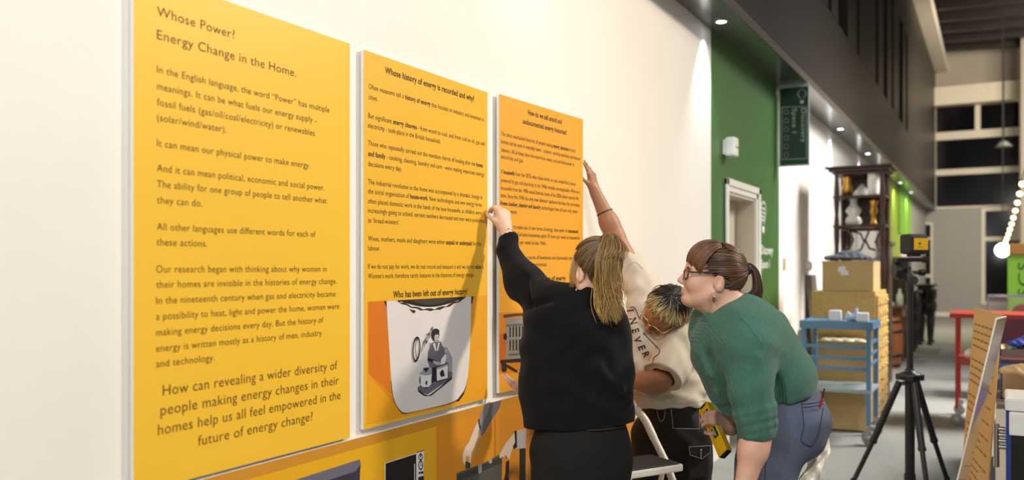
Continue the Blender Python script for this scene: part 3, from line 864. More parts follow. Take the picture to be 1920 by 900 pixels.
low = [('tweed2', [(-260, 985), (480, 740), (475, 900), (300, 960), (-260, 1120)]), ('tweed', [(-290, 950), (-250, 905), (478, 672), (484, 712), (456, 762), (-250, 990)]), ('tweed2', [(446, 762), (484, 712), (470, 880), (440, 880)]),
       ('white', [(672, 702), (922, 622), (922, 1100), (672, 1100)]), ('black', [(678, 706), (918, 630), (918, 1100), (678, 1100)]), ('white', [(922, 618), (978, 602), (974, 1100), (922, 1100)]), ('white', [(902, 708), (908, 706), (908, 1100), (902, 1100)]),
       ('black', [(922, 616), (978, 600), (978, 606), (922, 622)]),
       ('black', ell(952, 654, 17, 26)), ('white', ell(952, 654, 11, 17)), ('black', [(948, 624), (956, 622), (956, 656), (948, 658)]),
       ('black', ell(952, 718, 18, 38)), ('white', ell(952, 718, 12, 27)), ('black', [(950, 694), (954, 694), (954, 722), (950, 722)]), ('black', [(950, 718), (964, 716), (964, 721), (950, 723)]),
       ('black', [(936, 774), (952, 768), (952, 778), (936, 792)]), ('black', [(954, 768), (972, 764), (972, 782), (954, 788)]), ('black', [(932, 812), (974, 800), (974, 1000), (932, 1000)]),
       # arm carrying a bag
       ('sleeve2', [(1478, 236), (1590, 210), (1560, 290), (1500, 380), (1450, 470), (1416, 500), (1400, 440)]), ('sleeve', [(1460, 240), (1500, 224), (1480, 300), (1420, 420), (1396, 400), (1430, 300)]),
       ('skin2', [(1396, 380), (1412, 430), (1400, 500), (1372, 580), (1352, 620), (1346, 700), (1330, 728), (1316, 720), (1334, 660), (1310, 640), (1306, 700), (1298, 720), (1282, 690), (1280, 640), (1300, 580), (1330, 540), (1370, 440)]),
       ('wshade', [(1400, 500), (1418, 440), (1424, 500), (1390, 630), (1384, 590)]), ('black', [(1404, 356), (1412, 360), (1424, 440), (1416, 440)]),
       ('bag2', [(1302, 690), (1316, 690), (1340, 700), (1340, 740), (1306, 748)]),
       ('bag', [(1234, 782), (1300, 756), (1440, 706), (1584, 626), (1590, 700), (1580, 1100), (1234, 1100)]), ('bag2', [(1234, 800), (1584, 650), (1590, 700), (1240, 850)]), ('clasp', [(1400, 716), (1430, 704), (1430, 770), (1404, 790)]), ('clasp', [(1480, 680), (1510, 668), (1510, 700), (1490, 706)]),
       # hand with a wrist strap on the right
       ('skin2', [(1776, 430), (1774, 590), (1700, 590), (1676, 580), (1660, 620), (1644, 676), (1630, 664), (1616, 640), (1600, 660), (1590, 648), (1572, 668), (1566, 640), (1590, 590), (1620, 540), (1670, 480), (1690, 452)]),
       ('skin', [(1700, 452), (1776, 430), (1774, 588), (1704, 588)]), ('black', [(1684, 450), (1702, 446), (1706, 580), (1678, 590), (1672, 570), (1690, 540)]),
       ('black', [(1622, 690), (1644, 684), (1644, 780), (1636, 782), (1640, 840), (1600, 850), (1618, 780)]), ('black', [(1730, 590), (1772, 584), (1772, 1100), (1728, 1100)]), ]
i1 = next(i for i, q in enumerate(low) if q[1][0] == (672, 702)); i2 = next(i for i, q in enumerate(low) if q[0] == 'sleeve2'); i3 = next(i for i, q in enumerate(low) if q[1][0] == (1776, 430))
pic(pl4, low[:i1], MC, f8, 'printed_heater', p4, .0010); pic(pl4, low[i1:i2], MC, f8, 'printed_oven', p4, .0010); pic(pl4, low[i2:i3], MC, f8, 'printed_bag', p4, .0010); pic(pl4, low[i3:], MC, f8, 'printed_hand', p4, .0024)

# ================================================================== PEOPLE
def skin_mat(name, col, lips):
    m = mat(name, col, .5, noise=.05, nscale=30, bump=.06, bscale=260, spec=.4)
    b = m.node_tree.nodes['Principled BSDF']
    b.inputs['Subsurface Weight'].default_value = .12
    b.inputs['Subsurface Radius'].default_value = (.012, .005, .003)
    return m
def frame_of(f, u):
    f = unit(f); u = np.asarray(u, float); u = unit(u - f * np.dot(u, f)); l = np.cross(u, f)
    return f, l, u
class Head:
    def __init__(self, c, f, u, s=1.0):
        self.c = np.asarray(c, float); self.f, self.l, self.u = frame_of(f, u); self.s = s
        self.ax = (self.f, self.l, self.u)
    def at(self, f, l, u): return self.c + self.s * (self.f * f + self.l * l + self.u * u)
    def dirv(self, f, l, u): return unit(self.f * f + self.l * l + self.u * u)
    def skin(self, B):
        s = self.s; ax = self.ax
        E = lambda f, l, u, r, k=.02, op='u': B.ell(self.at(f, l, u), ax, np.array(r) * s, k, op)
        Cp = lambda p, q, a, b, k=.015, op='u': B.cap(self.at(*p), self.at(*q), a * s, b * s, k, op)
        E(-.012, 0, .028, (.094, .074, .086))
        E(.030, 0, -.030, (.062, .060, .082), .03)
        E(.052, 0, .030, (.046, .058, .050), .03)
        for sg in (-1, 1):
            Cp((.062, sg * .016, -.098), (-.004, sg * .054, -.062), .018, .020, .025)
            E(.058, sg * .034, -.036, (.030, .026, .030), .025)
            Cp((.088, sg * .010, .012), (.072, sg * .046, .010), .009, .009, .014)
        E(.070, 0, -.100, (.022, .026, .018), .02)
        for sg in (-1, 1):
            E(.094, sg * .032, -.010, (.014, .017, .012), .012, 's')
        for sg in (-1, 1):
            E(.0775, sg * .031, -.0035, (.0135, .0165, .0065), .004); E(.0765, sg * .031, -.0205, (.0130, .0155, .0055), .004)
        Cp((.090, 0, .004), (.111, 0, -.032), .0068, .0085, .012)
        E(.109, 0, -.038, (.0105, .0105, .0082), .007)
        for sg in (-1, 1): E(.099, sg * .0115, -.042, (.010, .0068, .0072), .006)
        E(.087, 0, -.066, (.0130, .026, .0075), .010)
        E(.085, 0, -.077, (.0130, .022, .008), .010)
        Cp((.1005, -.018, -.0715), (.1005, .018, -.0715), .0016, .0016, .003, 's')
        for sg in (-1, 1):   # ears
            n = self.dirv(-.25, sg, .05)
            e = frame_of(self.dirv(.96, .2 * sg, -.1), self.u)
            B.ell(self.at(-.018, sg * .078, -.018), (e[0], n, e[2]), np.array((.019, .009, .031)) * s, .006)
            B.ell(self.at(-.013, sg * .091, -.013), (e[0], n, e[2]), np.array((.0120, .0125, .021)) * s, .003, 's')
            Cp((-.022, sg * .080, -.004), (-.020, sg * .081, -.022), .0035, .003, .004)
            Cp((-.004, sg * .079, -.020), (-.004, sg * .081, -.028), .004, .004, .004)
    def eyes(self, root, iris='#4B3A28'):
        M = mat('eye_white', '#E8E2DC', .2); I = mat('iris_' + iris, iris, .15)
        for sg in (-1, 1):
            m = MB(); m.ball(self.at(.0765, sg * .0305, -.011), .0122 * self.s, 18)
            d = self.dirv(1, .03 * sg, -.05)
            c = self.at(.0758, sg * .0305, -.011)
            q = unit(np.cross(d, self.u))
            m.lathe([(.0001, .0129 * self.s), (.005 * self.s, .0122 * self.s), (.0056 * self.s, .0112 * self.s)], c, 16, 1, axis=d)
            m.build('eye', [M, I], root)
        for sg in (-1, 1):
            m = MB(); m.tube([self.at(.097, sg * .014, .010), self.at(.096, sg * .03, .015), self.at(.085, sg * .049, .009)], [.002, .0032, .0015], 6)
            m.build('eyebrow', mat('brow', '#4A3324', .9), root)
def hand(B, w, d, n, thumb_side, s=1.0, curls=((.35, .5, .3),) * 4, spread=.06, th=((.5, .8, .35), (.75, .55, .2)), k=.006):
    """w wrist, d towards the fingers, n out of the palm, thumb_side +1/-1 along d x n; curls per finger (index..little)"""
    d = unit(d); n = unit(np.asarray(n, float) - d * np.dot(n, d)); sd = np.cross(d, n) * thumb_side
    w = np.asarray(w, float)
    at = lambda a, b, c: w + s * (d * a + sd * b + n * c)
    ks = [(.086, .027), (.090, .008), (.086, -.011), (.078, -.028)]
    ln = [.070, .078, .073, .057]; rr = [.0088, .0090, .0085, .0076]
    B.cap(at(-.02, 0, 0), at(.012, 0, 0), .026 * s, .027 * s, .02, n=n, s=.72)
    for i, (a, b) in enumerate(ks):
        B.cap(at(.008, b * .55, .0), at(a, b, -.001), .0145 * s, .0112 * s, .012)
    B.ell(at(.045, 0, .004), (d, sd, n), np.array((.042, .036, .014)) * s, .012)
    B.ell(at(.032, .022, .010), (d, sd, n), np.array((.028, .014, .013)) * s, .012)
    B.ell(at(.032, -.026, .008), (d, sd, n), np.array((.030, .011, .012)) * s, .012)
    tips = []
    for i, (a, b) in enumerate(ks):
        p = at(a, b, 0); ang = 0.0
        side = (1.5 - i) * spread
        for j, fr in enumerate((.45, .30, .25)):
            ang += curls[i][j]
            dr = unit(d * math.cos(ang) + n * math.sin(ang) + sd * side * math.cos(ang))
            q = p + dr * ln[i] * fr * s
            r0 = rr[i] * (1 - .13 * j) * s
            B.cap(p, q, r0, r0 * .88, k if j else .01)
            p = q
        tips.append((p, dr, rr[i] * .66 * s))
    p = at(.018, .020, .006)
    q = at(.018 + .030, .020 + .026, .012); B.cap(p, q, .0135 * s, .0105 * s, .012)
    for (da, db, dn), L, r in ((th[0], .030, .0098), (th[1], .026, .0088)):
        dr = unit(d * da + sd * db + n * dn); p2 = q + dr * L * s
        B.cap(q, p2, r * s, r * .85 * s, .006); q = p2
    tips.append((q, dr, .0072 * s))
    return tips
def nails(root, tips, d, n, col):
    for (p, dr, r) in tips:
        up = unit(-np.asarray(n) + dr * np.dot(n, dr))
        m = MB(); sd = unit(np.cross(dr, up))
        c = p + up * r * .82
        m.obox(c, dr, sd, up, r * .85, r * .75, r * .16, bev=r * .14); m.build('fingernail', mat('nail_' + col, col, .25), root)
def scalp(H, starts, end, off=.0, rad=(.104, .084, .096), cen=(-.012, 0, .028), k=14, jit=.0015, bow=0):
    """strands lying on the skull from start directions to an end direction (all in head axes)"""
    L = []
    e = unit(end)
    for st in starts:
        a = unit(st); om = math.acos(np.clip(np.dot(a, e), -1, 1)); pts = []
        j = rnd.uniform(-1, 1)
        for i in range(k):
            t = i / (k - 1)
            q = a if om < 1e-3 else (math.sin((1 - t) * om) * a + math.sin(t * om) * e) / math.sin(om)
            rr = np.array(rad) + off + jit * j + bow * math.sin(math.pi * t)
            q = q / math.sqrt(((q / rr) ** 2).sum())
            pts.append(H.at(*(np.array(cen) + q)))
        L.append(pts)
    return L
def hue(col, v): 
    c = np.array(lin(col)); c[:3] = np.clip(c[:3] * v, 0, 1); return c
def mixc(a, b, t): return np.array(lin(a)) * (1 - t) + np.array(lin(b)) * t
M_hair = mat('hair', '#5A4028', .38, attr='Col', spec=.5)
def bez(pts, k=16):
    """smooth polyline through control points (Catmull-Rom)"""
    P_ = [np.asarray(p, float) for p in pts]; P_ = [2 * P_[0] - P_[1]] + P_ + [2 * P_[-1] - P_[-2]]
    n = len(P_) - 3; out = []
    for i in range(k):
        x = i / (k - 1) * n; j = min(int(x), n - 1); t = x - j
        a, b, c, d_ = P_[j:j + 4]
        out.append(.5 * ((2 * b) + (c - a) * t + (2 * a - 5 * b + 4 * c - d_) * t * t + (3 * b - a - 3 * c + d_) * t ** 3))
    return np.array(out)
def folds(*terms):
    """cloth folds: (direction, wavelength, amplitude, wobble direction, wobble wavelength)"""
    T = [(unit(d), 2 * math.pi / L, a, unit(e), 2 * math.pi / L2) for d, L, a, e, L2 in terms]
    def fn(p):
        o = 0
        for d, kk, a, e, k2 in T:
            ph = p @ d * kk + 1.3 * np.sin(p @ e * k2 + 1.0)
            en = .5 + .5 * np.sin(p @ e * k2 * .63 + p @ d * kk * .21)
            o = o + a * np.sin(ph) * en
        return o
    return fn
def knit_mat(name, col, dirv, period, strength, sheen=.15):
    m = mat(name, col, .92, noise=.10, nscale=70, spec=.2, sheen=sheen)
    nt = m.node_tree; b = nt.nodes['Principled BSDF']
    tc = nt.nodes.new('ShaderNodeTexCoord')
    def dot(dv, freq):
        vm = nt.nodes.new('ShaderNodeVectorMath'); vm.operation = 'DOT_PRODUCT'; vm.inputs[1].default_value = tuple(np.array(unit(dv)) * 2 * math.pi / freq)
        nt.links.new(tc.outputs['Object'], vm.inputs[0])
        sn = nt.nodes.new('ShaderNodeMath'); sn.operation = 'SINE'; nt.links.new(vm.outputs['Value'], sn.inputs[0]); return sn
    a = dot(dirv, period); c = dot((0.1, .15, 1), period * .8)
    mu = nt.nodes.new('ShaderNodeMath'); mu.operation = 'MULTIPLY_ADD'; nt.links.new(c.outputs[0], mu.inputs[0]); mu.inputs[1].default_value = .35; nt.links.new(a.outputs[0], mu.inputs[2])
    nz = nt.nodes.new('ShaderNodeTexNoise'); nz.inputs['Scale'].default_value = 240; nt.links.new(tc.outputs['Object'], nz.inputs['Vector'])
    ad = nt.nodes.new('ShaderNodeMath'); ad.operation = 'MULTIPLY_ADD'; nt.links.new(nz.outputs['Fac'], ad.inputs[0]); ad.inputs[1].default_value = 1.6; nt.links.new(mu.outputs[0], ad.inputs[2])
    bp = nt.nodes.new('ShaderNodeBump'); bp.inputs['Strength'].default_value = strength; bp.inputs['Distance'].default_value = .0022
    nt.links.new(ad.outputs[0], bp.inputs['Height']); nt.links.new(bp.outputs[0], b.inputs['Normal'])
    return m
def shoe(root, ankle, fwd, col):
    f = unit(np.array((fwd[0], fwd[1], 0))); a = np.array((ankle[0], ankle[1], 0)); s = np.cross((0, 0, 1), f)
    B = SDF(); B.cap(a + (0, 0, .045), a + f * .13 + (0, 0, .034), .042, .036, .02); B.cap(a + (0, 0, .05), a + (0, 0, .10), .045, .042, .02)
    B.box(a + f * .06 + np.array((0, 0, .012)), (f, s, (0, 0, 1)), (.125, .044, .012), .008, .006)
    B.cut(a + (0, 0, .002), (0, 0, -1)); B.cut(a + (0, 0, .11), (0, 0, 1))
    B.build('shoe', mat('shoe_' + col, col, .6), root, .006)
def legs(B, hips, knees, ankles, r, n=None, k=.03):
    for h, kn, an in zip(hips, knees, ankles):
        B.cap(h, kn, r[0], r[1], k); B.cap(kn, an, r[1], r[2], k)

# ------------------------------------------------------------------ A: woman in black, seen from behind
def woman_black():
    f = D3(-.22, .97, 0); fr, lf, up = frame_of(f, Up)
    H = Head(P(1115, 506, 3.22), D3(-.50, .86, .06), Up + .05 * Rt, 1.0)
    pel, wai, che, nkb = P(1090, 868, 3.26), P(1086, 790, 3.26), P(1084, 655, 3.25), P(1106, 572, 3.24)
    shL, elL, wrL = P(1040, 585, 3.25), P(980, 528, 3.39), P(950, 440, 3.50)
    shR, elR, wrR = P(1130, 608, 3.25), P(1110, 716, 3.45), P(1010, 735, 3.555)
    hipL, hipR = pel - .088 * Rt, pel + .088 * Rt
    kn = [P(1048, 1080, 3.28), P(1132, 1080, 3.28)]
    an = [np.array((*P(1046, 900, 3.32)[:2], .10)), np.array((*P(1136, 900, 3.30)[:2], .10))]
    B = SDF()
    H.skin(B)
    B.cap(H.at(-.022, 0, -.05), nkb, .052, .056, .03)
    B.cap(nkb - .02 * Up, che, .075, .13, .05, n=f, s=.7); B.cap(che, wai, .150, .135, .06, n=f, s=.72); B.cap(wai, pel, .135, .155, .06, n=f, s=.72)
    for s_, e_, w_ in ((shL, elL, wrL), (shR, elR, wrR)):
        B.cap(che + .06 * Up, s_, .07, .05, .04); B.cap(s_, e_, .048, .038, .03); B.cap(e_, w_, .037, .025, .02)
    legs(B, (hipL, hipR), kn, an, (.082, .055, .04))
    for a in an: B.cap(a, a * (1, 1, 0) + .04 * Up + .1 * f * (1, 1, 0), .04, .03, .02)
    # left hand: bent over the left edge of the third board
    dL = unit(P(942, 396, 3.522) - wrL)
    nL = D3(-.62, .76, -.15)
    tl = hand(B, wrL + dL * .018, dL, nL, 1, .96, ((.75, .8, .4), (.8, .8, .4), (.8, .8, .4), (.8, .8, .4)), .02, ((.75, .30, .55), (.75, -.15, .6)))
    dR = unit(P(955, 722, 3.555) - wrR)
    tr = hand(B, wrR + dR * .01, dR, D3(.1, .75, .65), -1, .92, ((.1, .3, .2), (.2, .35, .2), (.35, .4, .3), (.5, .5, .3)), .10, ((.7, .3, .5), (.85, .05, .3)))
    M = skin_mat('skin_light', '#DDB49A', '#B56A60')
    t = B.build('person', M, None, .0036)
    tag(t, 'blonde woman in a black jumper seen from behind, one arm raised to the panel', 'person')
    nails(t, tl, dL, nL, '#D9A595'); nails(t, tr, dR, D3(.1, .75, .65), '#D9A595')
    H.eyes(t)
    # jumper
    J = SDF()
    J.cap(P(1082, 650, 3.25), P(1081, 785, 3.255), .186, .206, .05, n=f, s=.64)
    J.cap(P(1060, 607, 3.25), P(1112, 617, 3.24), .140, .135, .05, n=f, s=.66)
    J.cap(P(1086, 598, 3.24), P(1105, 572, 3.24), .13, .085, .05, n=f, s=.75)
    J.cap(shR, P(1148, 690, 3.26), .068, .068, .05); J.cap(P(1148, 690, 3.26), P(1150, 800, 3.26), .068, .070, .05)
    J.cap(shR, elR, .066, .06, .04); J.cap(elR, wrR + .02 * Rt, .058, .042, .03)
    J.cap(P(1060, 600, 3.25), shL, .10, .092, .05)
    J.cap(shL, elL + .01 * Rt, .088, .070, .04); J.cap(elL, P(953, 470, 3.475), .070, .047, .05); J.cap(P(953, 470, 3.475), P(953, 451, 3.495), .047, .041, .01)
    J.cap(P(1016, 650, 3.25), P(1012, 740, 3.25), .07, .07, .06)
    J.cap(P(988, 520, 3.30), P(998, 590, 3.22), .010, .008, .03, 's'); J.cap(P(1005, 575, 3.20), P(1040, 560, 3.15), .008, .005, .03, 's')
    # fold lines: elbow crease, shoulder drape
    for a, b, r in (((1000, 520, 3.36), (1004, 600, 3.27), .010), ((1000, 640, 3.19), (1040, 720, 3.13), .012), ((1040, 720, 3.135), (1140, 772, 3.15), .011), ((1000, 690, 3.18), (1070, 770, 3.135), .011), ((985, 560, 3.33), (975, 520, 3.38), .008),
                    ((1120, 690, 3.135), (1180, 750, 3.17), .010)):
        J.cap(P(*a), P(*b), r, r * .6, .055)
    J.cap(P(1108, 575, 3.24), P(1111, 546, 3.22), .070, .066, .012); J.cap(P(1108, 575, 3.235), P(1111, 556, 3.225), .073, .072, .008)
    J.cut(P(1085, 797, 3.25), -Up * 1.0 + .03 * Rt, .01)
    J.cap(P(953, 454, 3.492), P(951, 436, 3.51), .034, .036, .004, 's')
    jd = folds((D3(.5, .1, .85), .13, .0045, D3(.8, 0, -.4), .22), (D3(.8, .2, -.5), .09, .0022, Up, .18))
    J.build('jumper', knit_mat('black_knit', '#0F0E11', Rt, .0028, .12, sheen=.06), t, .0042, disp=jd)
    # trousers
    T = SDF()
    T.cap(P(1088, 800, 3.26), P(1090, 850, 3.26), .168, .186, .04, n=f, s=.72)
    T.cap(P(1090, 850, 3.26), P(1090, 900, 3.26), .184, .182, .04, n=f, s=.75)
    for h, k_, a in zip((hipL, hipR), kn, an):
        T.cap(h + (0, 0, .0), k_, .100, .078, .02); T.cap(k_, a, .078, .062, .02)
    T.cut(an[0] + .0 * Up, -Up, .004)
    T.cut(P(1090, 786, 3.26), Up, .004)
    T.build('trousers', mat('black_trouser', '#0B0A0A', .9, noise=.1, nscale=30, bump=.15, bscale=300), t, .006, disp=folds((D3(.1, .2, 1), .14, .003, Rt, .2)))
    m = MB()
    wb = [P(1088, 795, 3.26) + .172 * math.cos(q) * Rt + .128 * math.sin(q) * Fw for q in [2 * math.pi * k / 40 for k in range(41)]]
    m.tube(wb, .0022, 6, caps=False); m.build('waistband_piping', mat('bronze_lurex', '#4A3D34', .4, .4), t)
    for a in an: shoe(t, a, f, '#1B1A1C')
    # hair swept up into a ponytail
    cols = []; L = []
    tie = (-.55, .13, .70)
    for i in range(2200):
        a = rnd.uniform(-2.75, 2.75)              # around the hairline from the face to the nape
        s_ = (math.cos(a), math.sin(a), .62 * max(0, math.cos(a)) - .95 * max(0, -math.cos(a)) - .22 * abs(math.sin(a)))
        if math.cos(a) > .55: s_ = (math.cos(a), math.sin(a), rnd.uniform(.45, .7))
        if abs(a) > 2.2: s_ = (math.cos(a), math.sin(a), -rnd.uniform(.5, 1.05))
        r0 = rnd.uniform(0, .5)
        st = unit(s_) * (1 - r0) + unit(tie) * r0
        L += scalp(H, [st], tie, .001, jit=.003)
        cols.append(np.tile(hue(rnd.choice(['#54402C', '#664E34', '#775C3C', '#463523', '#8A6D46']), rnd.uniform(.75, 1.15)), (14, 1)))
    Hc = SDF(); Hc.ell(H.at(-.012, 0, .030), H.ax, (.101, .081, .091), .02)
    Hc.cap(H.at(-.06, 0, .0), H.at(-.062, 0, -.055), .046, .040, .03, n=H.f, s=.8)
    Hc.box(H.at(.09, 0, -.05), H.ax, (.085, .12, .085), .02, .02, 's')
    for sg in (-1, 1): Hc.box(H.at(.0, sg * .09, -.055), H.ax, (.045, .03, .05), .01, .015, 's')
    hr = Hc.build('hair', mat('hair_under', '#5E4830', .7), t, .005)
    strands('hair_strands', L, .0013, M_hair, hr, cols)
    tp = H.at(*(np.array((-.012, 0, .028)) + unit(tie) * .108))
    L = []; cols = []
    for i in range(1700):
        a, b = rnd.gauss(0, 1), rnd.gauss(0, 1)
        sp = (a * .5, b * .5)
        mid = P(1139 + 8 * a, 500 + 4 * b, 3.085 + .016 * b)
        lo = P(1142 + 9 * a, 555 + 6 * b, 3.09 + .014 * b)
        k = rnd.random()
        tx = 1155 + 7 * a if k > .35 else 1134 + 6 * a
        ty = 588 + rnd.uniform(-45, 22) - 6 * abs(a)
        tip = P(tx, ty, 3.085 + .012 * b)
        p1 = tp + .014 * Rt * (1 + a * .5) + .018 * Up - .02 * Fw + .008 * b * Fw
        jt = lambda q: q + np.array([rnd.gauss(0, .0035) for _ in range(3)])
        L.append(bez([tp + .008 * Rt * a + .006 * Up * b, jt(p1), jt((p1 + mid) / 2 + .012 * Rt - .012 * Fw + .006 * Rt * a), jt(mid), jt(lo), tip], 18))
        c0 = hue(rnd.choice(['#4E3C28', '#6A5032', '#86663A', '#A07A46', '#BC9558']), rnd.uniform(.8, 1.1)); c1 = hue(rnd.choice(['#A07A44', '#BE9654', '#836338', '#CFA868', '#D8B578']), rnd.uniform(.8, 1.05))
        tt = np.linspace(0, 1, 18)[:, None]; cols.append(c0 * (1 - tt) + c1 * tt)
    for i in range(26):    # loose wisps
        a = rnd.gauss(0, 1)
        L.append(bez([P(1130 + 12 * a, 520, 3.08), P(1128 + 14 * a, 570, 3.075), P(1136 + 12 * a, 600 + rnd.uniform(-10, 14), 3.08)], 18)); cols.append(np.tile(hue('#D2A95E', rnd.uniform(.7, 1.1)), (18, 1)))
    for i in range(14):    # wisps by the ear
        u0 = 1074 + rnd.uniform(-4, 6)
        L.append(bez([P(u0 + 6, 470 + rnd.uniform(0, 20), 3.2), P(u0 - 2, 510, 3.19), P(u0 - 4 + rnd.uniform(-3, 5), 545 + rnd.uniform(-8, 10), 3.2)], 18)); cols.append(np.tile(hue('#A5854F', rnd.uniform(.7, 1.1)), (18, 1)))
    strands('ponytail', L, .0009, M_hair, t, cols)
    m = MB(); ax = unit(P(1146, 470, 3.08) - tp)
    m.lathe([(.015, -.006), (.019, -.003), (.019, .003), (.015, .006)], tp + ax * .004, 18, axis=ax); m.build('hair_tie', mat('hair_tie_brown', '#8A6A44', .8), t)
    # drop earring, ring, bracelet
    m = MB(); e = H.at(-.006, .083, -.052)
    m.tube([e, e - .018 * Up], .0012, 6); m.ball(e - .026 * Up, (.004, .004, .007), 10); m.build('earring', mat('silver', '#C8C4BC', .2, 1), t)
    m = MB(); c = P(949, 437, 3.503); ax = unit(wrL - elL); x_ = unit(np.cross(ax, Up)); y_ = np.cross(ax, x_)
    m.tube([c + .0290 * (math.cos(q) * x_ + math.sin(q) * y_) for q in [2 * math.pi * k / 26 for k in range(27)]], .0014, 6, caps=False); m.build('bracelet', mat('silver', '#C8C4BC', .2, 1), t)
    return t

from mathutils.bvhtree import BVHTree
def bvh_of(o):
    me = o.data; off = origin_of(o)
    return BVHTree.FromPolygons([tuple(np.array(q.co[:]) + off) for q in me.vertices], [tuple(p.vertices) for p in me.polygons])
def onto(bv, u, v, lift=.002):
    """where the surface is met when looking at that place of the photograph"""
    h = bv.ray_cast(Vector(CAM), Vector(ray(u, v)).normalized())
    if h[0] is None: return None
    n = h[1]
    if n.dot(Vector(ray(u, v))) > 0: n = -n
    return np.array(h[0] + n * lift)
def stitch(bv, pts, r, name, m, root, k=14, lift=.001):
    b = MB()
    q = [onto(bv, *p, lift=lift) for p in bez([np.array((*p, 0.)) for p in pts], k)[:, :2]]
    q = [x for x in q if x is not None]
    if len(q) > 1: b.tube(q, r, 5)
    return b.build(name, m, root) if len(q) > 1 else None
LENS = mat('lens_glass', '#FFFFFF', .02, trans=1, spec=.3); LENS.node_tree.nodes['Principled BSDF'].inputs['IOR'].default_value = 1.06
def glasses(H, root, name, col, metal, thick, lw=.026, lh=.018, f0=.101, u0=-.010):
    Mf = mat('spectacle_' + col, col, .3, metal); s = H.s
    t = MB()
    for sg in (-1, 1):
        pts = []
        for k in range(33):
            a = 2 * math.pi * k / 32; e = 3.2
            x = lw * math.copysign(abs(math.cos(a)) ** (2 / e), math.cos(a)); z = lh * math.copysign(abs(math.sin(a)) ** (2 / e), math.sin(a))
            l_ = sg * .034 + x
            pts.append(H.at(f0 - 2.2 * l_ * l_, l_, u0 + z))
        t.tube(pts, thick, 6, caps=False)
        t.tube([H.at(f0 - .0085, sg * .060, u0 + .010), H.at(f0 - .02, sg * .071, u0 + .010), H.at(.03, sg * .081, u0 + .018), H.at(-.012, sg * .084, u0 + .026)], [thick, thick * 1.3, thick * 1.2, thick * 1.1], 6)
    t.tube([H.at(f0, -.009, u0 + .005), H.at(f0 + .003, 0, u0 + .008), H.at(f0, .009, u0 + .005)], thick, 6)
    o = t.build(name, Mf, root)
    for sg in (-1, 1):
        m = MB(); ring_ = []
        for k in range(24):
            a = 2 * math.pi * k / 24; e = 3.2
            l_ = sg * .034 + lw * math.copysign(abs(math.cos(a)) ** (2 / e), math.cos(a)); ring_.append(H.at(f0 - 2.2 * l_ * l_, l_, u0 + lh * math.copysign(abs(math.sin(a)) ** (2 / e), math.sin(a))))
        m.prism(ring_, H.f * .0012); m.build('lens', LENS, o)
    return o

